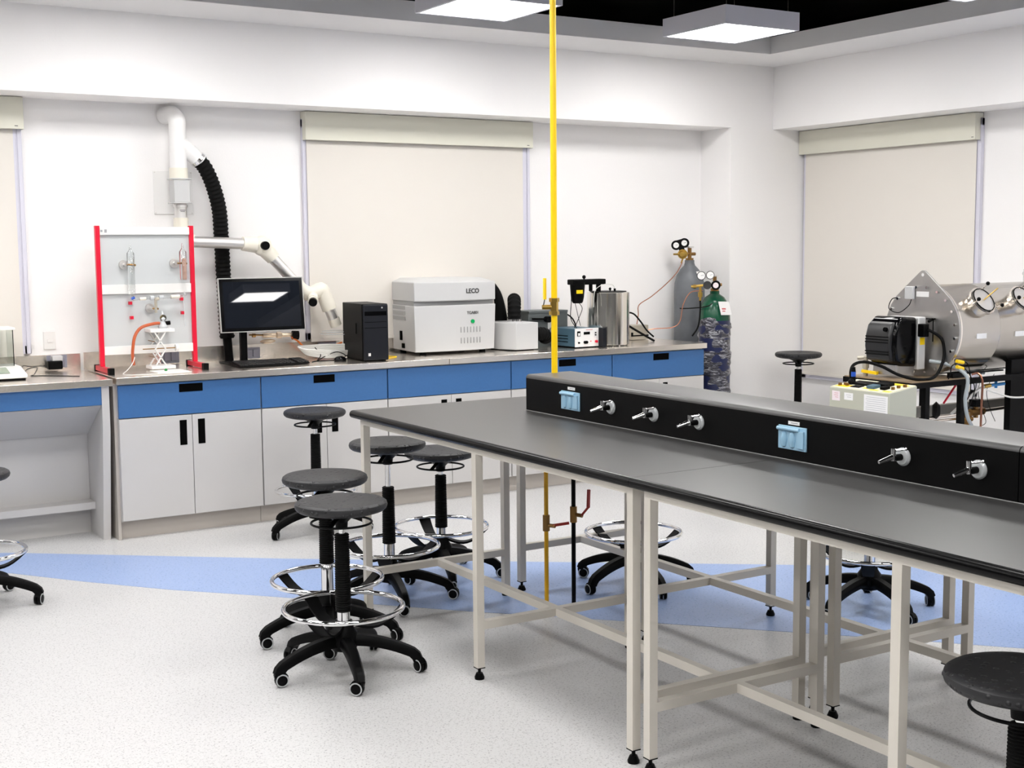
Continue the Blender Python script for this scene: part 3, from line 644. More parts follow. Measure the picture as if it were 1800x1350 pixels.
part(B().cyl(T @ Vector((.073, -.083, .938)), T @ Vector((.073, -.097, .938)), .009, n=12), 'red_socket', 'red', t, 'red socket')
part(B().box((.025, -.0845, .938), (.035, -.083, .945), T).box((-.01, -.0845, 1.018), (.045, -.083, 1.021), T), 'face_print', 'ink_red', t)
part(B().box((-.085, -.07, .897), (-.06, .18, .908), T).box((.06, -.07, .897), (.085, .18, .908), T), 'rubber_foot', 'black_rubber', t)
part(B().box((-.102, .0, .935), (-.1, .15, .94), T).box((-.102, .0, .955), (-.1, .15, .96), T).box((-.102, .0, .975), (-.1, .15, .98), T), 'side_vents', 'slot_black', t)
t = thing('dark_case', 'dark blue-black metal box squeezed between the power supply and the drum', 'electrical box', (4.10, -.57, .897))
part(B().box((4.088, -.60, .90), (4.118, -.545, 1.03)), 'casing', 'dark_box', t, bev=.002)
# steel drum calorimeter with stirrer head
DX, DY, DR = 4.245, -.44, .145
t = thing('steel_drum', 'polished stainless steel drum vessel with black fittings on its lid', 'vessel', (DX, DY, .897))
DX, DR = 4.247, .146
part(B().lathe([(DR-.01, .900), (DR, .906), (DR, 1.262), (DR-.004, 1.266)], 56, (DX, DY, 0)), 'drum_wall', 'mirror_steel', t)
m_ = B()
for k in range(16): a = 2*PI*k/16; m_.cyl((DX+.13*math.cos(a), DY+.13*math.sin(a), .8975), (DX+.13*math.cos(a), DY+.13*math.sin(a), .905), .008, n=8)
part(m_, 'foot_studs', 'chrome', t)
part(B().cyl((DX, DY, 1.264), (DX, DY, 1.272), DR-.02, n=40), 'lid_plate', 'black_plastic', t, 'black lid plate')
part(B().cyl((DX-.02, DY-.05, 1.272), (DX-.02, DY-.05, 1.283), .004, n=8).sph((DX-.02, DY-.05, 1.288), .010, 10).cyl((DX+.02, DY-.05, 1.272), (DX+.02, DY-.05, 1.29), .008, n=10), 'lid_knob', 'black_plastic', t)
part(B().box((DX+.145, DY-.02, .91), (DX+.152, DY+.02, 1.20)).cyl((DX+.15, DY, 1.12), (DX+.175, DY, 1.12), .008, n=10).box((DX+.150, DY-.008, 1.155), (DX+.162, DY+.008, 1.18)), 'side_bracket', 'alu', t)
t = thing('stirrer_motor', 'black motor head with yellow label hanging beside the steel drum lid', 'motor', (4.05, -.38, 1.0))
part(B().box((3.935, DY-.035, 1.320), (4.205, DY+.045, 1.357)), 'cross_beam', 'black_plastic', t, bev=.006)
part(B().lathe([(.030, 1.195), (.038, 1.205), (.045, 1.24), (.050, 1.30), (.052, 1.335)], 20, (3.99, DY, 0)), 'motor_body', 'black_plastic', t)
part(B().cyl((4.10, DY, 1.275), (4.10, DY, 1.325), .013, n=12).cyl((4.165, DY, 1.272), (4.165, DY, 1.325), .017, n=12), 'support_stem', 'black_plastic', t)
part(B().sph((4.045, DY, 1.372), .013, 12).cyl((4.045, DY, 1.355), (4.045, DY, 1.37), .006, n=8), 'top_knob', 'black_plastic', t)
part(B().box((3.950, DY-.0525, 1.262), (3.998, DY-.046, 1.286)), 'yellow_label', 'yellow_paint', t, 'yellow label')
m_ = B().tube([(3.94, DY, 1.28), (3.925, DY-.02, 1.2), (3.92, DY-.02, 1.10), (3.95, DY-.03, 1.04), (3.97, DY-.02, 1.03)], .0028, 6).tube([(4.0, DY, 1.20), (4.015, DY-.02, 1.16), (3.99, DY-.02, 1.1), (3.955, DY-.03, 1.05), (3.95, DY-.02, 1.032)], .0025, 6).tube([(3.97, DY+.0, 1.20), (3.99, DY-.01, 1.10), (4.015, DY, 1.04)], .002, 6)
part(m_, 'motor_leads', 'black_rubber', t)
solid(B().tube([(DX+.02, DY-.05, 1.29), (DX+.0, DY-.05, 1.315), (DX-.08, DY-.06, 1.32), (DX-.16, DY-.08, 1.29), (DX-.19, DY-.10, 1.24), (DX-.20, DY-.11, 1.17)], .0022, 6), 'sensor_lead', 'cable_white', 'thin grey sensor lead looping from the steel drum lid', 'cord', (DX-.1, DY, 1.3))
t = thing('tin_box', 'small beige metal box right of the steel drum', 'box', (4.72, -.13, .897))
part(B().box((4.64, -.19, .90), (4.79, -.06, 1.005)), 'box_body', 'tin', t, bev=.002)
part(B().box((4.638, -.192, .925), (4.792, -.19, .935)).box((4.632, -.2, .925), (4.645, -.19, .955)), 'strap', 'black_plastic', t, 'black strap')
def cord(pts, r_, mt, nm, label, cat='cord'): solid(B().tube(pts, r_, 8), nm, mt, label, cat, tuple(pts[0]))
cord([(DX+.145, DY+.0, 1.04), (4.50, -.42, .99), (4.60, -.40, .945), (4.68, -.40, .905)], .008, 'black_rubber', 'black_hose', 'straight black hose sloping from the drum down to the steel worktop')
cord([(DX+.19, -.28, 1.105), (4.60, -.24, 1.10), (4.69, -.22, 1.04), (4.75, -.22, .97), (4.80, -.24, .92)], .006, 'black_rubber', 'black_hose', 'arched black hose over the small beige box')
part(B().tube([(4.40, -.36, 1.12), (4.44, -.30, 1.12), (DX+.20, -.28, 1.106)], .006), 'inlet_pipe', 'brass', bpy.data.objects['steel_drum'])
cord([(5.095, -.20, 1.455), (5.06, -.18, 1.38), (4.98, -.16, 1.30), (4.85, -.15, 1.21), (4.735, -.15, 1.15), (4.728, -.15, 1.08), (4.715, -.15, 1.01)], .0035, 'copper', 'copper_tube', 'thin copper tube dropping from the upper gauges to the beige box')
cord([(5.04, -.50, 1.255), (5.02, -.50, 1.255), (4.99, -.42, 1.24), (4.975, -.36, 1.15), (4.97, -.33, 1.03), (4.94, -.28, .985), (4.86, -.2, .975), (4.79, -.16, .965)], .0035, 'copper', 'copper_tube', 'thin copper tube running from the lower brass fitting to the beige box')
# ------------------------------------------------------------ gas cylinders
def gauge(p, r_, nrm, parent, face='label_white', rim='black_plastic'):
    p = Vector(p); d = Vector(nrm).normalized()
    g = part(B().cyl(p, p+d*.022, r_, n=24), 'gauge', rim, parent, 'round pressure gauge')
    part(B().cyl(p+d*.0221, p+d*.0235, r_*.84, n=24), 'dial', face, g, 'white dial')
    x = Vector((0, 0, 1)).cross(d).normalized(); c = p+d*.024
    part(B().bar(c - x*r_*.1, c + x*r_*.55 + Vector((0, 0, r_*.15)), .0012, .002), 'needle', 'ink', g)
VD = (-.66, -.75, .0)
t = thing('gas_cylinder', 'tall grey gas cylinder against the wall, left of the wrapped cylinder', 'gas cylinder', (5.205, -.15, 0))
part(B().lathe([(.10, .0), (.114, .02), (.114, 1.24), (.110, 1.30), (.095, 1.36), (.070, 1.40), (.042, 1.43), (.036, 1.45), (.036, 1.47)], 32, (5.205, -.15, 0)), 'cylinder_body', 'gas_grey', t)
part(B().cyl((5.205, -.15, 1.47), (5.205, -.15, 1.485), .03, n=16), 'neck_ring', 'bronze', t)
v = part(B().cyl((5.205, -.15, 1.485), (5.205, -.15, 1.56), .015, n=12).cyl((5.185, -.15, 1.515), (5.25, -.16, 1.515), .012, n=8), 'valve', 'bronze', t, 'brass valve')
part(B().cyl((5.205, -.15, 1.56), (5.205, -.15, 1.572), .032, n=12), 'handwheel', 'alu', v)
T = Matrix.Translation((5.225, -.245, 1.375)) @ Matrix.Rotation(-.6, 4, 'X')
part(B().box((-.03, -.003, -.012), (.035, 0, .012), T), 'paper_label', 'label_white', t, 'small white paper label')
t = thing('pressure_regulator', 'brass regulator with two gauges in a black rubber guard on the grey cylinder', 'regulator', (5.10, -.2, 1.5))
D = Vector(VD).normalized(); Rg = Vector((.75, -.66, 0)).normalized()
c0 = Vector((5.115, -.18, 1.515))
part(B().cyl(c0 - D*.01, c0 + D*.015, .036, n=24).cyl(c0 + D*.015, c0+D*.03, .028, .02, 24).cyl(c0+D*.03, c0+D*.06, .012, n=12), 'regulator_body', 'brass', t)
part(B().cyl(c0 + Vector((.03, 0, .0)), (5.19, -.155, 1.518), .009, n=10).cyl(c0 - Vector((.07, -.02, 0)), c0, .007, n=8), 'regulator_pipe', 'brass', t)
gA = c0 + Vector((0, 0, .066)) - Rg*.048 - D*.005; gB = c0 + Vector((0, 0, .082)) + Rg*.012 - D*.005
m_ = B()
m_.cyl(gA - D*.012, gA + D*.018, .036, n=24).cyl(gB - D*.012, gB + D*.018, .036, n=24).bar(gA+Vector((0,0,.0)), gB, .028, .068, (0, 0, 1)).bar((gA+gB)/2, c0+Vector((0,0,.01)), .04, .022, D)
part(m_, 'rubber_guard', 'black_rubber', t, 'black rubber guard')
gauge(gA + D*.0, .025, D, t, rim='black_rubber'); gauge(gB + D*.0, .025, D, t, rim='black_rubber')
part(B().cyl(c0 - Vector((.0, 0, .035)), c0 - Vector((.022, .01, .065)), .006, n=8), 'outlet_fitting', 'brass', t)
t = thing('gas_cylinder', 'green-shouldered gas cylinder wrapped in crumpled clear plastic film', 'gas cylinder', (5.15, -.50, 0))
GX, GY = 5.152, -.50
part(B().lathe([(.10, 0), (.114, .02), (.114, 1.0), (.113, 1.04)], 32, (GX, GY, 0)), 'cylinder_body', 'gas_navy', t, 'navy blue body')
part(B().lathe([(.1135, 1.04), (.110, 1.10), (.095, 1.165), (.070, 1.205), (.040, 1.225), (.034, 1.23), (.034, 1.25)], 32, (GX, GY, 0)), 'green_shoulder', 'gas_green', t, 'glossy green shoulder')
m_ = B(); prof = [(.116+.004*math.sin(i*2.3)+.002*math.sin(i*5.1), .02+i*(1.035-.02)/40) for i in range(41)]
m_.lathe(prof, 40, (GX, GY, 0), caps=False)
for i in range(len(m_.v)):
    x, y, z = m_.v[i]; a = math.atan2(y-GY, x-GX); k = 1+.035*math.sin(3*a+z*22)+.02*math.sin(7*a-z*31)
    dz = .03*math.sin(2*a+.5) if z > 1.0 else 0
    m_.v[i] = (GX+(x-GX)*k, GY+(y-GY)*k, z+dz)
part(m_, 'plastic_wrap', 'shrink_wrap', t, 'crumpled clear film')
T = Matrix.Translation((GX-.005, GY-.100, 1.125)) @ Matrix.Rotation(-.33, 4, 'X') @ Matrix.Rotation(.12, 4, 'Z')
part(B().box((-.05, -.014, -.05), (.06, -.012, .05), T), 'paper_label', 'label_white', t, 'white paper label')
part(B().box((-.03, -.0155, -.01), (.01, -.0142, .0), T).box((-.03, -.0155, -.025), (.0, -.0142, -.018), T), 'label_print', 'ink_red', t)
part(B().cyl((GX, GY, 1.25), (GX, GY, 1.27), .03, n=16), 'neck_ring', 'bronze', t)
v = part(B().cyl((GX, GY, 1.27), (GX, GY, 1.355), .014, n=12).cyl((GX-.01, GY, 1.295), (GX+.04, GY-.03, 1.295), .011, n=8), 'valve', 'bronze', t, 'dark brass valve')
part(B().cyl((GX, GY, 1.355), (GX, GY, 1.365), .03, n=12), 'handwheel', 'alu', v)
t = thing('pressure_regulator', 'regulator with two white gauges and brass pipework on the green cylinder', 'regulator', (5.05, -.53, 1.25))
c0 = Vector((5.085, -.56, 1.295))
part(B().cyl(c0 + Rg*.02, c0 + Rg*.02 + D*.045, .034, n=20), 'adjusting_knob', 'black_plastic', t, 'black adjusting knob')
part(B().cyl(c0 + Rg*.02+D*.0451, c0 + Rg*.02+D*.047, .02, n=16), 'knob_label', 'label_pink', t)
part(B().cyl(c0 - Rg*.04 - D*.02, c0 - Rg*.04 + D*.02, .030, n=20).cyl(c0, (GX, GY, 1.295), .012, n=10), 'regulator_body', 'chrome', t)
part(B().cyl(c0 - Rg*.05, c0 - Rg*.155 + Vector((0, 0, -.01)), .010, n=10).cyl(c0 - Rg*.09, c0 - Rg*.09 - Vector((0, 0, .11)), .009, n=10).cyl(c0 - Rg*.09 - Vector((0, 0, .05)), c0 - Rg*.09 - Vector((0, 0, .085)), .017, n=8).cyl(c0 - Rg*.12 - Vector((0, 0, .01)), c0 - Rg*.14 - Vector((0, 0, .01)), .015, n=6), 'brass_pipework', 'brass', t)
gauge(c0 - Rg*.083 + Vector((0, 0, .068)), .032, D, t, rim='chrome'); gauge(c0 - Rg*.02 + Vector((0, 0, .072)), .030, D, t, rim='chrome')
p0 = c0 - Rg*.09 - Vector((0, 0, .11))
cord([tuple(p0), tuple(p0+Vector((0, 0, -.08))), (5.0, -.50, 1.0), (4.97, -.47, .93)], .006, 'black_rubber', 'black_hose', 'black hose hanging from the lower brass pipework')
solid(B().tube([(GX-.09, GY-.08, 1.165), (GX-.13, GY-.04, 1.14), (5.085, -.20, 1.115), (5.20, -.035, 1.13)], .004, 6), 'retaining_strap', 'black_rubber', 'dark strap tying the green-shouldered cylinder to the grey one', 'strap', (5.1, -.3, 1.12))
# ------------------------------------------------------------ island benches
TL, TC, TR = 1.224, 1.995, 2.775
def bench(x0, x1, y0, y1, xa, xb, ys, label):
    t = thing('lab_bench', label, 'lab bench', ((x0+x1)/2, (y0+y1)/2, 0))
    left = x0 == TL
    # top with a rolled outer edge
    e = x0 if left else x1; s_ = 1 if left else -1
    R_ = .017; prof = []
    for k in range(9):
        a = -PI/2 + PI*k/8; prof.append((e + s_*(R_ - R_*math.cos(a)*1.0), .8835+R_*.97*math.sin(a)))
    # drop lip under the rolled edge
    inner = x1 if left else x0; jn = e + s_*.0165
    w_ = part(B().box((jn, y0, .868), (inner, y1, .900)), 'worktop', 'top_black', t, 'dark laminate worktop')
    part(B().prism([p_ for p_ in prof if abs(p_[0]-e) < .0166] + [(jn, .8999), (jn, .8671)], y0, y1, 'y'), 'rolled_edge', 'edge_black', w_, 'black rolled front edge')
    a, b_ = min(xa, xb), max(xa, xb); q = .015
    def leg(x, y):
        l = part(B().box((x-q, y-q, .045), (x+q, y+q, .842)), 'leg', 'frame_cream', t)
        part(B().box((x-q-.001, y-q-.001, .042), (x+q+.001, y+q+.001, .0455)).cyl((x, y, .02), (x, y, .045), .006, n=8).lathe([(.018, 0), (.019, .008), (.012, .024)], 14, (x, y, 0)), 'leveling_foot', 'black_plastic', l, 'black levelling foot')
    for y in ys:
        for x in (a, b_): leg(x, y)
        part(B().box((a+q, y-q, .188), (b_-q, y+q, .218)), 'cross_stretcher', 'frame_cream', t)
    part(B().box((a-q, min(ys)-q, .842), (a+q, max(ys)+q, .870)), 'side_rail', 'frame_cream', t)
    part(B().box((b_-q, min(ys)-q, .842), (b_+q, max(ys)+q, .870)), 'side_rail', 'frame_cream', t)
    for y in ys: part(B().box((a+q, y-q, .842), (b_-q, y+q, .870)), 'cross_rail', 'frame_cream', t)
    xm = (a+b_)/2; Y = sorted(ys)
    for k in range(len(Y)-1): part(B().box((xm-q, Y[k]+q, .188), (xm+q, Y[k+1]-q, .218)), 'long_stretcher', 'frame_cream', t)
bench(TL, TC, -4.712, -2.744, 1.27, 1.96, (-2.80, -3.74, -4.68), 'black-topped cream-legged bench whose bare corner points at the stools')
bench(TL, TC, -6.69, -4.714, 1.27, 1.96, (-4.765, -5.72, -6.64), 'black-topped bench nearest the camera, running off at the lower right')
bench(TC, TR, -4.712, -2.744, 2.065, 2.735, (-2.77, -3.71, -4.65), 'black-topped bench on the far side, behind the yellow pipe')
bench(TC, TR, -6.69, -4.714, 2.065, 2.735, (-4.735, -5.69, -6.62), 'black-topped bench on the far side, behind the second half of the service ridge')
# service ridge
BL, BR, BB, ZX = 1.844, 2.087, -3.17, 1.0515
sv = thing('service_ridge', 'long raised black service ridge with sockets and gas taps along the benches', 'service ridge', (1.96, -4.9, .9))
def ridge(y0, y1):
    R_ = .016; zt = ZX-R_
    seg = part(B().box((BL, y0, .9005), (BR, y1, zt)), 'ridge_segment', 'ridge_black', sv, 'matt black ridge body')
    pr = [(BL, zt)]
    for k in range(6): a = PI - (PI/2)*k/5; pr.append((BL+R_+R_*math.cos(a), zt+R_*math.sin(a)))
    for k in range(6): a = PI/2 - (PI/2)*k/5; pr.append((BR-R_+R_*math.cos(a), zt+R_*math.sin(a)))
    pr.append((BR, zt))
    part(B().prism(pr, y0, y1, 'y'), 'ridge_cap', 'top_black', seg, 'grey-black laminate cap')
ridge(-5.60, BB); ridge(-6.69, -5.603)
part(B().box((BL-.003, -6.69, .9003), (BL, BB-.0, .9015)), 'sealant_bead', 'slot_grey', sv)
def tap(y, z=.972, tilt=0):
    x = BL
    f = part(B().lathe([(.027, 0), (.027, .004), (.022, .010)], 24, (x, y, z), (-1, 0, 0)), 'tap_flange', 'frost', sv, 'pale round flange')
    b_ = part(B().cyl((x-.012, y, z), (x-.040, y, z), .010, n=12), 'gas_tap', 'black_plastic', sv, 'chrome gas tap')
    part(B().cyl((x-.042, y+.0, z-.008), (x-.042, y, z+.028), .0075, n=12), 'tap_body', 'chrome', b_)
    part(B().cyl((x-.046, y, z+.003), (x-.088, y+.012, z-.010), .0085, .0052, 12), 'nozzle', 'chrome', b_)
    part(B().cyl((x-.040, y, z+.022), (x-.034, y-.038, z+.030), .0036, n=8).sph((x-.034, y-.039, z+.030), .005, 8), 'tap_lever', 'chrome', b_)
for y_ in (-3.776, -4.04, -4.296, -5.21, -5.475, -6.2): tap(y_)
def sock(y0, y1, z0, z1):
    p = part(B().box((BL-.006, y1, z0), (BL, y0, z1)), 'socket_plate', 'outlet_blue', sv, 'light blue socket plate', bev=.002)
    W = y0-y1
    part(B().cyl((BL-.009, y0-.001, z1-.010), (BL-.009, y1+W*.22, z1-.010), .0065, n=12), 'hinge', 'outlet_blue', p)
    for k in (0, 1):
        yc = y0-W*(.22+.30*k)
        part(B().lathe([(.001, -.028), (.010, -.022), (.0145, 0), (.010, .022), (.001, .028)], 16, (BL-.004, yc, (z0+z1)/2-.006), (0, 0, 1)), 'socket_flap', 'outlet_blue', p)
    part(B().box((BL-.012, y1+W*.06, z0+.008), (BL-.006, y1+W*.28, z1-.012)), 'side_cap', 'outlet_blue', p, bev=.001)
sock(-3.441, -3.570, .934, 1.008); sock(-4.696, -4.822, .934, 1.010)
for y_ in (-3.508, -4.762):
    g_ = part(B().box((BL-.0015, y_-.025, 1.0145), (BL, y_+.025, 1.0255)), 'voltage_tag', 'label_white', sv, 'small white tag')
    part(B().box((BL-.0022, y_-.018, 1.019), (BL-.0014, y_+.012, 1.0215)), 'tag_print', 'ink_grey', g_)
# pipes
t = thing('gas_pipe', 'bright yellow gas pipe dropping from the ceiling into the service ridge', 'pipe', (1.978, -3.181, 1.0515))
part(B().cyl((1.978, -3.185, 1.0515), (1.978, -3.185, 3.75), .0132, n=20), 'pipe_run', 'yellow_paint', t)
v = part(B().cyl((1.978, -3.185, 1.298), (1.978, -3.185, 1.366), .0175, n=8).cyl((1.978, -3.185, 1.296), (1.978, -3.185, 1.312), .022, n=6).cyl((1.978, -3.185, 1.352), (1.978, -3.185, 1.368), .022, n=6).cyl((1.978, -3.185, 1.33), (1.93, -3.165, 1.33), .010, n=10), 'ball_valve', 'brass', t, 'brass ball valve')
part(B().bar((1.935, -3.167, 1.335), (1.94, -3.17, 1.365), .012, .004), 'lever_arm', 'chrome', v)
part(B().bar((1.94, -3.17, 1.362), (1.94, -3.17, 1.452), .013, .009), 'valve_lever', 'yellow_paint', v, 'yellow lever')
t = thing('low_gas_pipe', 'yellow pipe under the bench with a sideways red lever', 'pipe', (1.99, -3.10, 0))
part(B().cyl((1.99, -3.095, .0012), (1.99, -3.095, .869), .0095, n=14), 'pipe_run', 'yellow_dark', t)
v = part(B().cyl((1.99, -3.095, .35), (1.99, -3.095, .42), .016, n=10).cyl((1.99, -3.095, .375), (1.99+.02, -3.135, .375), .009, n=8), 'ball_valve', 'bronze', t, 'brass valve')
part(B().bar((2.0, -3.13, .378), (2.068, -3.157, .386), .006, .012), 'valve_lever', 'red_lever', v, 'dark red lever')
t = thing('low_water_pipe', 'black pipe under the bench with an upright red lever', 'pipe', (2.10, -3.137, 0))
part(B().cyl((2.11, -3.13, .0012), (2.11, -3.13, .869), .0095, n=14), 'pipe_run', 'black_plastic', t)
v = part(B().cyl((2.11, -3.13, .38), (2.11, -3.13, .45), .016, n=10).cyl((2.11, -3.13, .415), (2.13, -3.17, .413), .009, n=8), 'ball_valve', 'bronze', t, 'brass valve')
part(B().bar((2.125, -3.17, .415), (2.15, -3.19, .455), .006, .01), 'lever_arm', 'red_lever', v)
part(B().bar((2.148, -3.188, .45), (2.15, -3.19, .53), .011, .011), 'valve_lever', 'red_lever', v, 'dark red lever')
# ------------------------------------------------------------ stools
CACHE = {}
def cm(key, fn, mats):
    if key not in CACHE: CACHE[key] = fn().mesh(key, mats)
    return CACHE[key]
def seat_m():
    R_ = .172; return B().lathe([(.05, -.012), (.14, -.010), (R_-.012, -.004), (R_-.003, .004), (R_, .014), (R_-.003, .024), (R_-.012, .030), (R_-.03, .030), (.08, .0265), (.0001, .0255)], 56, caps=True)
def mount_m(): return B().lathe([(.022, -.075), (.024, -.05), (.045, -.03), (.085, -.012), (.085, -.008)], 24)
def lever_m():
    m_ = B().ring(.112, .0045, -.052, 40, 8)
    m_.bar((-.108, -.03, -.052), (-.02, 0, -.03), .018, .004).bar((.108, .03, -.052), (.02, 0, -.03), .018, .004); return m_
def arm_m():
    m_ = B(); n_ = 12; sec = []
    path = []
    for i in range(n_+1):
        u = i/n_; r_ = .03+.225*u; z = .128-.052*u**2.0
        path.append((r_, z, .052-.014*u, .040-.006*u))
    path += [(.270, .062, .036, .036), (.277, .046, .034, .034)]
    vs = []; fs = []
    for k, (r_, z, w_, h_) in enumerate(path):
        a = path[max(k-1, 0)]; b_ = path[min(k+1, len(path)-1)]; d = Vector((b_[0]-a[0], 0, b_[1]-a[1])).normalized(); nn = Vector((-d.z, 0, d.x))
        c = Vector((r_, 0, z))
        for (py, pn) in ((-.5, -.5), (.5, -.5), (.5, .15), (.30, .5), (-.30, .5), (-.5, .15)): vs.append(c + Vector((0, py*w_, 0)) + nn*pn*h_)
    L = len(path)
    for k in range(L-1):
        for j in range(6): fs.append((k*6+j, k*6+(j+1) % 6, (k+1)*6+(j+1) % 6, (k+1)*6+j))
    fs += [(5, 4, 3, 2, 1, 0), tuple((L-1)*6+j for j in range(6))]
    return m_.add(vs, fs)
def hub_m(): return B().lathe([(.030, .085), (.045, .09), (.055, .12), (.050, .155), (.036, .175), (.032, .20)], 24)
def spoke_m():
    m_ = B(); path = []
    for i in range(11):
        u = i/10; path.append((.028+.200*u, .190+.012*math.sin(u*PI)*0-.028*math.sin(PI*u)+.056*u**2, .032+.026*u, .011-.003*u))
    vs = []; fs = []
    for r_, z, w_, h_ in path:
        for sy_, sz in ((-1, -1), (1, -1), (1, 1), (-1, 1)): vs.append((r_, sy_*w_/2*(.75 if 0 else 1), z+sz*h_/2))
    L = len(path)
    for k in range(L-1):
        for j in range(4): fs.append((k*4+j, k*4+(j+1) % 4, (k+1)*4+(j+1) % 4, (k+1)*4+j))
    fs += [(3, 2, 1, 0), tuple((L-1)*4+j for j in range(4))]
    return m_.add(vs, fs)
def cast_m():
    m_ = B().cyl((0, 0, .04), (0, 0, .062), .008, n=10)
    m_.lathe([(.019, -.016), (.0245, -.013), (.026, -.006), (.026, -.003)], 20, (.012, 0, .026), (0, 1, 0)).lathe([(.026, .003), (.026, .006), (.0245, .013), (.019, .016)], 20, (.012, 0, .026), (0, 1, 0))
    for i in range(9):
        pass
    m_.box((-.010, -.003, .02), (.02, .003, .05))
    # hood
    v_ = []; 
    pts = [(-.012, .028), (-.016, .045), (-.008, .056), (.010, .058), (.026, .052), (.036, .040)]
    m_.prism(pts + [(.030, .036), (.02, .048), (.008, .051), (-.004, .049), (-.009, .042), (-.006, .028)], -.011, .011, 'y')
    return m_
def rim_m():
    m_ = B()
    return m_.lathe([(.019, 0), (.0205, .0012), (.0225, .0012), (.024, 0)], 24, (.012, .0162, .026), (0, 1, 0), caps=False)
def stool(x, y, h, g0, g1, rot, label, spoke_rot=0, cast=None):
    t = thing('lab_stool', label, 'stool', (x, y, .0))
    def P(me, nm, par=t, lab=None, loc=(0, 0, 0), rz=0):
        o = put(me, nm, par, lab, loc=loc); o.rotation_euler = (0, 0, rz); return o
    zs_ = h-.017
    P(cm('seat', seat_m, 'seat_black'), 'seat', loc=(0, 0, zs_), lab='round dimpled black seat')
    P(cm('seat_mount', mount_m, 'black_plastic'), 'seat_mount', loc=(0, 0, zs_))
    P(cm('lever_ring', lever_m, 'black_plastic'), 'height_lever_ring', loc=(0, 0, zs_), rz=rot+.4)
    P(B().cyl((0, 0, .17), (0, 0, g0+.01), .0245, n=20).mesh('outer_column', 'chrome'), 'outer_column', lab='chrome column')
    P(B().cyl((0, 0, g1-.01), (0, 0, zs_-.05), .0125, n=16).mesh('gas_strut', 'chrome'), 'gas_strut', lab='chrome gas strut')
    n_ = int((g1-g0)/.0085); pr = []
    for i in range(n_):
        z = g0+(g1-g0)*i/n_; d = (g1-g0)/n_; tp = 1-.10*i/n_
        pr += [(.0268*tp, z), (.0305*tp, z+d*.35), (.0305*tp, z+d*.6)]
    pr.append((.0265*.9, g1))
    P(B().lathe(pr, 22).mesh('bellows', 'black_rubber'), 'bellows', lab='ribbed black bellows')
    P(cm('base_hub', hub_m, 'black_plastic'), 'base_hub')
    for k in range(5):
        a = rot + 2*PI*k/5
        P(cm('base_arm', arm_m, 'black_plastic'), 'base_arm', rz=a)
        ca = a + 2.0 + 1.3*k + x
        c = P(cm('caster', cast_m, 'black_plastic'), 'caster', loc=(.275*math.cos(a), .275*math.sin(a), .0), rz=ca)
        P(cm('wheel_rim', rim_m, 'caster_grey'), 'wheel_rim', c, 'grey wheel rim'); P(CACHE['wheel_rim'], 'wheel_rim', c, 'grey wheel rim', (.024, 0, 0), PI)
    fr = P(B().ring(.222, .0095, .250, 64, 12).mesh('foot_ring', 'chrome') if 'fr' not in CACHE else CACHE['fr'], 'foot_ring', lab='chrome foot ring')
    CACHE['fr'] = fr.data
    for k in range(3): P(cm('ring_spoke', spoke_m, 'black_plastic'), 'ring_spoke', rz=rot+.6+spoke_rot+2*PI*k/3)
R = math.radians
stool(.885, -3.395, .642, .235, .53, R(185), 'black stool nearest the camera, in front of the bench corner')
stool(1.007, -2.97, .665, .315, .60, R(178), 'black stool with tall chrome sleeve, directly behind the nearest stool', .5)
stool(1.767, -1.10, .682, .27, .56, R(190), 'black stool standing right against the blue-drawer cabinets')
stool(1.481, -2.58, .714, .262, .52, R(186), 'high black stool with a long bare chrome strut behind the bench leg', .3)
stool(1.878, -2.343, .610, .245, .50, R(180), 'black stool half under the far end of the bench, seat cut by its edge', -.2)
stool(2.56, -2.967, .60, .25, .49, R(190), 'black stool on the far side of the benches, its chrome ring seen beneath')
stool(3.17, -3.86, .62, .25, .50, R(187), 'black stool beyond the benches whose base shows between cream legs at right')
stool(5.80, -.69, .772, .27, .66, R(190), 'tall black stool by the right wall near the blind')
stool(1.40, -5.962, .605, .25, .50, R(200), 'black stool tucked under the near bench at the lower right corner')
stool(-.125, -1.66, .60, .25, .49, R(195), 'black stool cut off by the left edge in front of the desk')
# ------------------------------------------------------------ steel chamber at the right
AX, AY, AZ, AR = 4.6, -2.886, 1.112, .256
ch = thing('steel_chamber', 'large horizontal stainless steel cylinder with bolted pointed end plate', 'furnace', (5.2, AY, AZ))
pl = []
for k in range(41):
    a = R(52) - R(284)*k/40; pl.append((AY+AR*math.cos(a), AZ+AR*math.sin(a)))
pl += [(AY-.022, AZ+AR*1.23), (AY-.008, AZ+AR*1.265), (AY+.008, AZ+AR*1.265), (AY+.022, AZ+AR*1.23)]
ep = part(B().prism(pl, AX-.012, AX, 'x'), 'end_plate', 'steel_dull', ch, 'grey bolted end plate with a lifting lug', bev=.001)
for k in range(20):
    a = 2*PI*(k+.5)/20
    m_ = B().cyl((AX-.012, AY+(AR-.022)*math.cos(a), AZ+(AR-.022)*math.sin(a)), (AX-.024, AY+(AR-.022)*math.cos(a), AZ+(AR-.022)*math.sin(a)), .008, n=6)
    part(m_, 'plate_bolt', 'chrome', ep)
part(B().cyl((AX-.0125, AY, AZ+AR*1.17), (AX-.0135, AY, AZ+AR*1.17), .009, n=12), 'lug_hole', 'label_white', ep)
part(B().lathe([(AR, 0), (AR, .012)], 64, (AX+.001, AY, AZ), (1, 0, 0)), 'flange', 'steel', ch)
part(B().lathe([(AR-.012, 0), (AR-.012, .32), (AR-.0112, .322), (AR-.012, .324), (AR-.012, 1.45), (AR-.05, 1.47)], 72, (AX+.013, AY, AZ), (1, 0, 0)), 'cylinder_shell', 'steel_cyl', ch, 'polished cylinder shell')
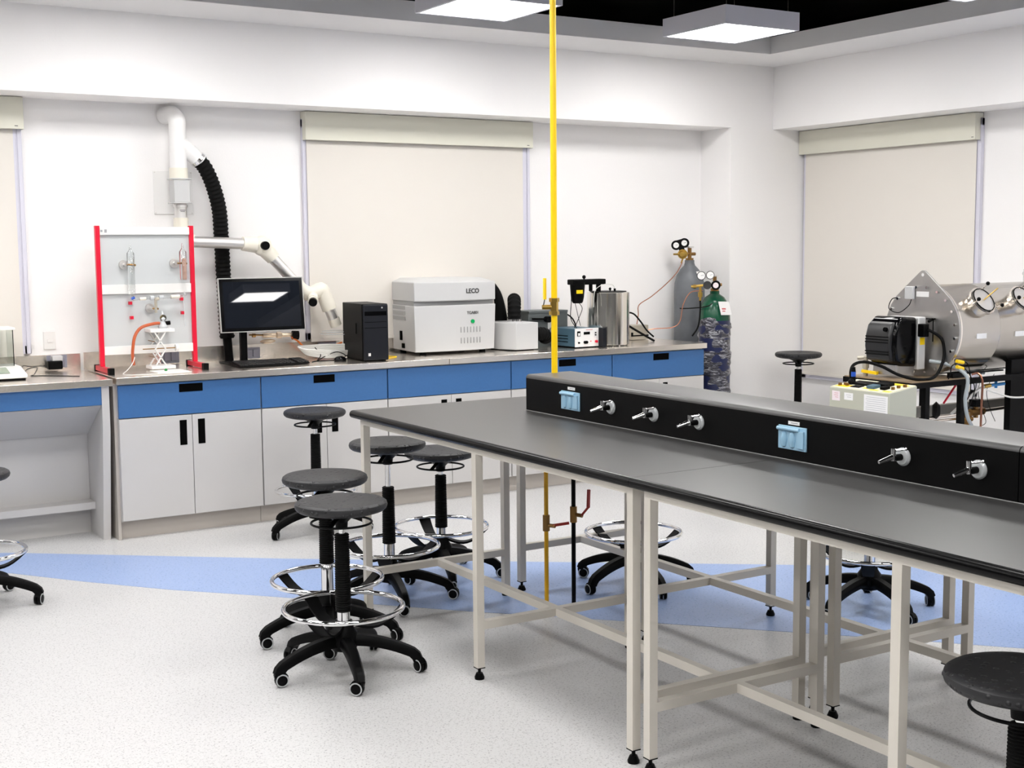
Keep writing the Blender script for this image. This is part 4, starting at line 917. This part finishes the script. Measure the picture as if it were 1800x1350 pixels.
part(B().box((AX-.0145, AY-.045, AZ+.18), (AX-.0125, AY+.04, AZ+.208)), 'white_sticker', 'label_white', ep, 'white sticker')
part(B().box((AX-.035, AY+.050, AZ+.165), (AX-.013, AY+.105, AZ+.235)), 'junction_block', 'machine_light', ep, 'small grey junction block', bev=.003)
part(B().tube([(AX-.03, AY+.06, AZ+.165), (AX-.04, AY+.07, AZ+.13), (AX-.05, AY+.13, AZ+.09), (AX-.05, AY+.20, AZ+.11), (AX-.03, AY+.20, AZ+.16), (AX-.013, AY+.18, AZ+.17)], .0025, 6), 'plate_wire', 'black_rubber', ep, 'thin black wire')
m_ = B()
for a, b_ in (((AX-.03, AY-.095, AZ+.06), (AX-.013, AY-.09, AZ+.066)), ((AX-.03, AY+.06, AZ+.06), (AX-.013, AY+.065, AZ+.066)), ((AX-.03, AY-.095, AZ+.06), (AX-.026, AY+.065, AZ+.065)), ((AX-.03, AY-.095, AZ-.06), (AX-.026, AY-.09, AZ+.066))): m_.box(a, b_)
m_.cyl((AX-.05, AY+.06, AZ+.05), (AX-.02, AY+.06, AZ+.06), .008, n=8).cyl((AX-.05, AY-.08, AZ+.05), (AX-.02, AY-.08, AZ+.06), .008, n=8)
part(m_, 'hatch_frame', 'black_plastic', ep, 'black hatch frame')
def port(x, ang=R(146), wire=True):
    n_ = Vector((0, math.cos(ang), math.sin(ang))); c = Vector((x, AY, AZ)) + n_*(AR-.012)
    p = part(B().cyl(c - n_*.02, c + n_*.045, .070, n=32).cyl(c+n_*.03, c+n_*.045, .082, n=32), 'inspection_port', 'steel', ch, 'round clamped inspection port')
    part(B().cyl(c + n_*.046, c + n_*.05, .066, n=32), 'port_lid', 'alu', p)
    part(B().tube([tuple(c + n_*.052 + (Vector((1, 0, 0))*math.cos(q) + n_.cross(Vector((1, 0, 0)))*math.sin(q))*.070) for q in [R(z) for z in range(0, 360, 20)]], .003, 8, True, 1), 'port_gasket', 'black_rubber', p)
    for q in (R(60), R(190), R(320)):
        e = Vector((1, 0, 0))*math.cos(q) + n_.cross(Vector((1, 0, 0)))*math.sin(q); b0 = c + e*.080 + n_*.03
        k_ = part(B().cyl(b0, b0 + n_*.05 + e*.01, .004, n=8).box(b0 - Vector((.006, .006, .006)), b0 + Vector((.006, .006, .006))), 'clamp_screw', 'steel', p)
        part(B().sph(b0 + n_*.058 + e*.012, .011, 10), 'clamp_knob', 'black_plastic', p, 'black clamp knob')
    part(B().cyl(c + n_*.05, c + n_*.11 + Vector((.05, 0, .03)), .0035, n=8), 'sensor_probe', 'brass', p)
port(4.79); port(5.12); port(5.45)
for x_ in (4.78, 5.10, 5.42):
    a = R(187); c = Vector((x_, AY+(AR-.0105)*math.cos(a), AZ+(AR-.0105)*math.sin(a)+.0))
    part(B().box((x_-.04, c.y-.002, c.z-.014), (x_+.04, c.y+.01, c.z+.014)), 'white_sticker', 'label_white', ch, 'white sticker')
part(B().cyl((5.47, AY, AZ+AR-.02), (5.47, AY, AZ+AR+.06), .022, n=14).cyl((5.44, AY, AZ+AR+.035), (5.50, AY, AZ+AR+.035), .012, n=10), 'top_fitting', 'machine_light', ch)
# burner on the end plate
t = thing('burner_unit', 'glossy black burner with ribbed cover mounted on the steel end plate', 'burner', (4.4, AY, .93))
Y0, Y1 = -2.935, -2.735
part(B().box((4.502, Y0-.005, .90), (4.560, Y1+.01, 1.185)).box((4.56, Y0+.03, .95), (AX-.013, Y1-.03, 1.15)), 'back_plate', 'machine_light', t, 'light grey back plate', bev=.006)
pr = [(4.34, .955), (4.325, 1.03), (4.33, 1.10), (4.35, 1.165), (4.38, 1.192), (4.50, 1.185), (4.501, .915), (4.37, .925)]
part(B().prism(pr, Y0, Y1, 'y'), 'burner_cover', 'black_gloss', t, 'glossy black cover', bev=.018, seg=4)
part(B().prism([(4.318, .955), (4.303, 1.03), (4.308, 1.09), (4.325, 1.145), (4.352, 1.168), (4.36, 1.15), (4.35, .945)], Y0+.02, Y1-.004, 'y'), 'front_grille', 'key_black', t, 'matt black ribbed front', bev=.012, seg=3)
m_ = B()
for z_ in (.985, 1.0, 1.05, 1.065, 1.08):
    x_ = 4.303+abs(z_-1.03)*.12
    m_.box((x_-.004, Y0+.028, z_), (x_+.02, Y1-.010, z_+.006))
part(m_, 'ribs', 'black_rubber', t)
part(B().cyl((4.305, Y0+.055, 1.125), (4.34, Y0+.055, 1.12), .012, n=16), 'sight_hole', 'slot_black', t)
part(B().box((4.50, Y0-.045, 1.08), (4.54, Y0, 1.15)), 'plug_socket', 'black_plastic', t, bev=.004)
part(B().box((4.515, Y0-.0075, 1.035), (4.55, Y0-.005, 1.075)), 'warning_sticker', 'yellow_paint', t, 'yellow warning sticker')
part(B().box((4.36, Y0+.02, .875), (4.50, Y1-.02, .93)), 'burner_foot', 'steel_dull', t)
solid(B().tube([(4.53, -2.98, 1.12), (4.58, -3.03, 1.07), (4.58, -3.05, .98), (4.53, -3.06, .90), (4.45, -3.08, .868), (4.35, -3.06, .868), (4.26, -3.02, .895), (4.18, -2.98, .94), (4.10, -2.94, .965), (4.03, -2.93, .955), (4.0, -2.935, .92), (4.0, -2.94, .88)], .0082, 10), 'thick_black_cable', 'black_rubber', 'thick black cable looping from the burner to the control console', 'cable', (4.3, -3.0, .86))
# black steel stand under the chamber
ZT = .852
t = thing('chamber_stand', 'black steel stand with an open frame carrying the steel chamber', 'stand', (5.0, -2.87, 0))
m_ = B(); f = .03
part(B().box((4.29, -3.10, ZT-f), (6.0, -3.10+f, ZT)), 'top_rail', 'black_plastic', t); part(B().box((4.28, -2.64, ZT-f), (6.0, -2.64+f, ZT)), 'top_rail', 'black_plastic', t)
part(B().box((4.28, -3.07, ZT-f), (4.28+f, -2.64, ZT)), 'end_rail', 'black_plastic', t)
for x_, y_ in ((4.385, -3.1), (4.665, -3.1), (4.74, -2.64), (4.90, -2.64)):
    part(B().box((x_, y_, 0), (x_+.033, y_+.03, ZT-f)), 'leg', 'black_plastic', t)
part(B().box((4.285, -3.095, ZT), (4.74, -2.615, ZT+.006)), 'board', 'wood_board', t, 'brown board')
part(B().box((5.115, -3.07, 0), (5.95, -3.03, .93)), 'support_panel', 'black_plastic', t, 'solid black support panel')
part(B().box((4.72, -3.03, .868), (5.10, -3.0, .875)).box((4.72, -2.74, .868), (5.1, -2.71, .875)), 'saddle_strip', 'black_plastic', t)
part(B().box((4.62, -3.08, ZT+.006), (4.72, -3.04, ZT+.03)), 'clamp_block', 'black_plastic', t)
# pipes, hoses, wires around the stand
t = thing('gas_train', 'brass and steel pipe run with valves in front of the wall, below the steel chamber', 'pipework', (4.9, -2.7, .6))
part(B().cyl((4.60, -2.93, .625), (5.25, -2.93, .638), .010, n=12).cyl((4.60, -2.90, .60), (4.95, -2.90, .60), .008, n=12), 'steel_pipe', 'steel', t)
part(B().cyl((4.95, -2.93, .632), (5.06, -2.93, .634), .022, n=8).cyl((5.0, -2.93, .60), (5.0, -2.93, .67), .014, n=8).cyl((4.90, -2.95, .54), (4.90, -2.95, .64), .018, n=10).cyl((4.87, -2.95, .60), (4.94, -2.95, .60), .015, n=8), 'valve_body', 'bronze', t)
part(B().box((4.965, -2.96, .665), (5.025, -2.91, .705)), 'solenoid', 'black_plastic', t, 'black solenoid block')
part(B().tube([(4.80, -3.125, .53), (4.802, -3.125, .70), (4.804, -3.125, .83), (4.795, -3.105, .875), (4.77, -3.08, .87)], .006, 8), 'copper_riser', 'copper', t, 'copper pipe bent over the rail')
part(B().lathe([(.03, -.02), (.05, 0), (.03, .02)], 20, (4.67, -2.93, .665), (.7, -.7, 0)), 'black_disc', 'black_plastic', t, 'black disc')
cord([(4.54, AY-.10, .95), (4.60, AY-.19, .93), (4.64, AY-.27, .87), (4.63, AY-.27, .75), (4.65, AY-.27, .66), (4.70, AY-.26, .60), (4.76, AY-.22, .55)], .010, 'cable_grey', 'flexible_duct', 'bundle of pale grey tubing hanging over the front rail of the stand', 'hose')
cord([(5.40, -3.16, .78), (5.20, -3.16, .735), (5.02, -3.16, .735), (4.90, -3.15, .765), (4.82, -3.14, .79)], .005, 'cable_white', 'white_tube', 'white tube sagging in front of the chamber support', 'tube')
cord([(4.73, -2.93, .70), (4.77, -2.93, .74), (4.82, -2.93, .79), (4.85, -2.93, .82)], .006, 'red', 'red_tube', 'red tube slanting beneath the steel chamber', 'tube')
cord([(4.72, -2.86, .90), (4.86, -2.86, .88), (5.0, -2.88, .86), (5.10, -2.9, .845)], .009, 'cable_grey', 'grey_tube', 'grey tube just under the cylinder shell', 'tube')
t = thing('air_line', 'blue and brass push fitting on a clear tube below the chamber rail', 'fitting', (4.95, -3.05, .80))
part(B().cyl((4.90, -3.06, .795), (4.95, -3.06, .797), .012, n=10), 'brass_nut', 'brass', t)
part(B().cyl((4.95, -3.06, .797), (5.07, -3.06, .80), .009, n=10).cyl((5.0, -3.06, .78), (5.0, -3.06, .82), .008, n=8), 'blue_fitting', 'cyan_fit', t, 'blue fitting')
part(B().tube([(4.90, -3.06, .795), (4.85, -3.05, .77), (4.80, -3.0, .70), (4.77, -2.95, .64)], .008, 8), 'clear_tube', 'cable_white', t)
m_ = B()
for p_ in ([(4.60, -3.12, .945), (4.56, -3.12, .93), (4.55, -3.12, .89), (4.56, -3.1, .86)], [(4.655, -3.12, .95), (4.69, -3.12, .93), (4.70, -3.13, .86), (4.70, -3.13, .78), (4.66, -3.13, .72), (4.63, -3.12, .66)], [(4.66, -3.12, .915), (4.71, -3.12, .87), (4.735, -3.13, .80), (4.71, -3.13, .73), (4.68, -3.12, .66)]): m_.tube(p_, .0028, 6)
t = thing('sensor_plugs', 'pair of yellow cable plugs with thin black leads on the end plate', 'plug', (4.6, -3.1, .93))
part(B().cyl((4.598, -3.12, .955), (4.65, -3.12, .945), .010, n=8), 'yellow_plug', 'yellow_paint', t, 'yellow plug'); part(B().cyl((4.60, -3.12, .925), (4.65, -3.12, .912), .010, n=8), 'yellow_plug', 'yellow_paint', t, 'yellow plug')
part(m_, 'lead', 'black_rubber', t); part(B().bar((4.6, -3.10, .945), (4.588, -3.0, .92), .01, .03), 'bracket', 'tin', t)
m_ = B()
for p_ in ([(4.95, -3.0, .85), (4.93, -3.0, .75), (4.97, -3.0, .65), (5.0, -3.0, .58), (4.94, -3.0, .56)], [(5.06, -3.0, .85), (5.0, -3.0, .76), (5.03, -3.0, .66), (5.08, -3.0, .58)], [(5.0, -3.0, .9), (4.93, -3.0, .84), (4.9, -3.0, .75), (4.93, -3.0, .68)]): m_.tube(p_, .0018, 5)
solid(m_, 'hanging_wires', 'black_rubber', 'thin dark wires dangling below the steel chamber', 'wire', (5.0, -3.0, .7))
part(B().box((4.72, -2.71, .592), (5.60, -2.67, .652)), 'lower_beam', 'duct_grey', bpy.data.objects['chamber_stand'], 'beige-grey lower beam')
t = thing('steel_valve_post', 'upright steel pipe valve with a yellow lever left of the burner', 'valve', (4.33, -2.68, ZT+.006))
part(B().cyl((4.36, -2.70, ZT+.006), (4.36, -2.70, .965), .013, n=14).cyl((4.36, -2.70, .90), (4.36, -2.70, .925), .018, n=8).cyl((4.34, -2.66, .955), (4.38, -2.74, .96), .011, n=10), 'pipe_body', 'tin', t)
part(B().bar((4.345, -2.69, .885), (4.345, -2.80, .880), .016, .016), 'valve_lever', 'yellow_paint', t, 'yellow lever')
# control console
KX0, KX1, KY0, KY1 = 3.90, 4.10, -3.29, -2.885
t = thing('control_console', 'pale green-beige control console with labels and a cluttered sloping top', 'console', ((KX0+KX1)/2, -3.08, 0))
part(B().prism([(KX0, 0), (KX1, 0), (KX1, .868), (KX0, .842)], KY0, KY1, 'y'), 'cabinet_body', 'console_beige', t, bev=.004)
def kz(x): return .842+(x-KX0)/(KX1-KX0)*.026
def slab(x0, x1, y0, y1, h, b0=0.0):
    return B().add([(x0, y0, kz(x0)+b0), (x1, y0, kz(x1)+b0), (x1, y1, kz(x1)+b0), (x0, y1, kz(x0)+b0), (x0, y0, kz(x0)+h), (x1, y0, kz(x1)+h), (x1, y1, kz(x1)+h), (x0, y1, kz(x0)+h)], [(0,3,2,1),(4,5,6,7),(0,1,5,4),(1,2,6,5),(2,3,7,6),(3,0,4,7)])
part(slab(KX0+.005, KX1-.005, KY0+.005, KY1-.005, .003), 'top_sheet', 'console_cream', t, 'cream top sheet')
for x0, x1, y0, y1 in ((KX0+.02, KX0+.06, -2.99, -2.90), (KX0+.012, KX0+.03, -3.20, -3.14), (KX0+.03, KX0+.05, -3.12, -3.08), (KX0+.012, KX0+.03, -3.28, -3.23), (KX0+.155, KX0+.172, -3.27, -3.14), (KX0+.178, KX0+.19, -3.24, -3.12)):
    part(slab(x0, x1, y0, y1, .004, .003), 'yellow_marking', 'yellow_paint', t, 'yellow label strip')
part(slab(KX0+.08, KX0+.14, -3.09, -2.96, .014, .003), 'black_meter', 'black_plastic', t, 'black panel meter', bev=.003)
part(slab(KX0+.095, KX0+.15, -3.19, -3.10, .020, .003), 'black_meter', 'black_plastic', t, 'black panel meter', bev=.003)
part(slab(KX0+.03, KX0+.07, -3.06, -3.00, .006, .003), 'black_meter', 'black_plastic', t)
part(slab(KX0+.035, KX0+.085, -3.155, -3.105, .018, .003), 'grey_meter', 'psu_blue', t, 'blue-grey panel meter', bev=.002)
part(slab(KX0+.04, KX0+.08, -3.225, -3.19, .018, .003), 'selector_knob', 'black_plastic', t, 'black selector', bev=.003)
m_ = B()
for x_, y_ in ((.07, -3.25), (.11, -3.25), (.14, -3.265), (.04, -2.92), (.06, -2.94), (.05, -2.96)):
    m_.cyl((KX0+x_, y_, kz(KX0+x_)+.003), (KX0+x_, y_, kz(KX0+x_)+.016), .010, n=12)
part(m_, 'push_buttons', 'bronze', t)
for y0, y1, z0, z1, mt_, pr_ in ((-2.905, -2.96, .775, .825, 'label_pink', 'ink_red'), (-2.99, -3.05, .785, .822, 'label_white', 'ink_grey'), (-3.125, -3.282, .60, .825, 'label_white', 'ink_grey')):
    s_ = part(B().box((KX0-.0015, y1, z0), (KX0, y0, z1)), 'paper_notice', mt_, t, 'paper notice stuck on the front')
    m_ = B(); k = z1-.012
    while k > z0+.01:
        m_.box((KX0-.002, y1+.012, k), (KX0-.0014, y0-.012-.015*random.random(), k+.0016)); k -= .0105
    part(m_, 'printed_lines', pr_, s_)
t = thing('handheld_probe', 'black and blue handheld plug standing on the control console', 'plug', (4.0, -2.95, .85))
part(B().sph((3.985, -2.955, .868), .018, 12).cyl((4.0, -2.955, .87), (4.0, -2.955, .895), .012, n=12).cyl((4.0, -2.955, .92), (4.0, -2.955, .945), .012, .009, n=12), 'plug_body', 'black_plastic', t)
part(B().cyl((4.0, -2.955, .895), (4.0, -2.955, .92), .0125, n=14), 'blue_grip', 'blue_plastic', t, 'blue grip')
GR = {'lab_stool': 'black lab stools around the room', 'base_cabinet': 'white and blue cabinets along the back wall', 'lab_bench': 'island lab benches', 'steel_worktop': 'steel worktops along the back wall', 'roller_blind': 'beige roller blinds', 'wall_outlet': 'grey sockets on the steel backsplash', 'gas_cylinder': 'gas cylinders in the corner', 'pressure_regulator': 'regulators on the gas cylinders', 'ceiling_light': 'square ceiling lights', 'copper_tube': 'copper tubes from the gas cylinders', 'black_hose': 'black hoses between drum and cylinders'}
for o in bpy.data.objects:
    k = o.name.split('.')[0]
    if o.parent is None and k in GR: o['group'] = GR[k]
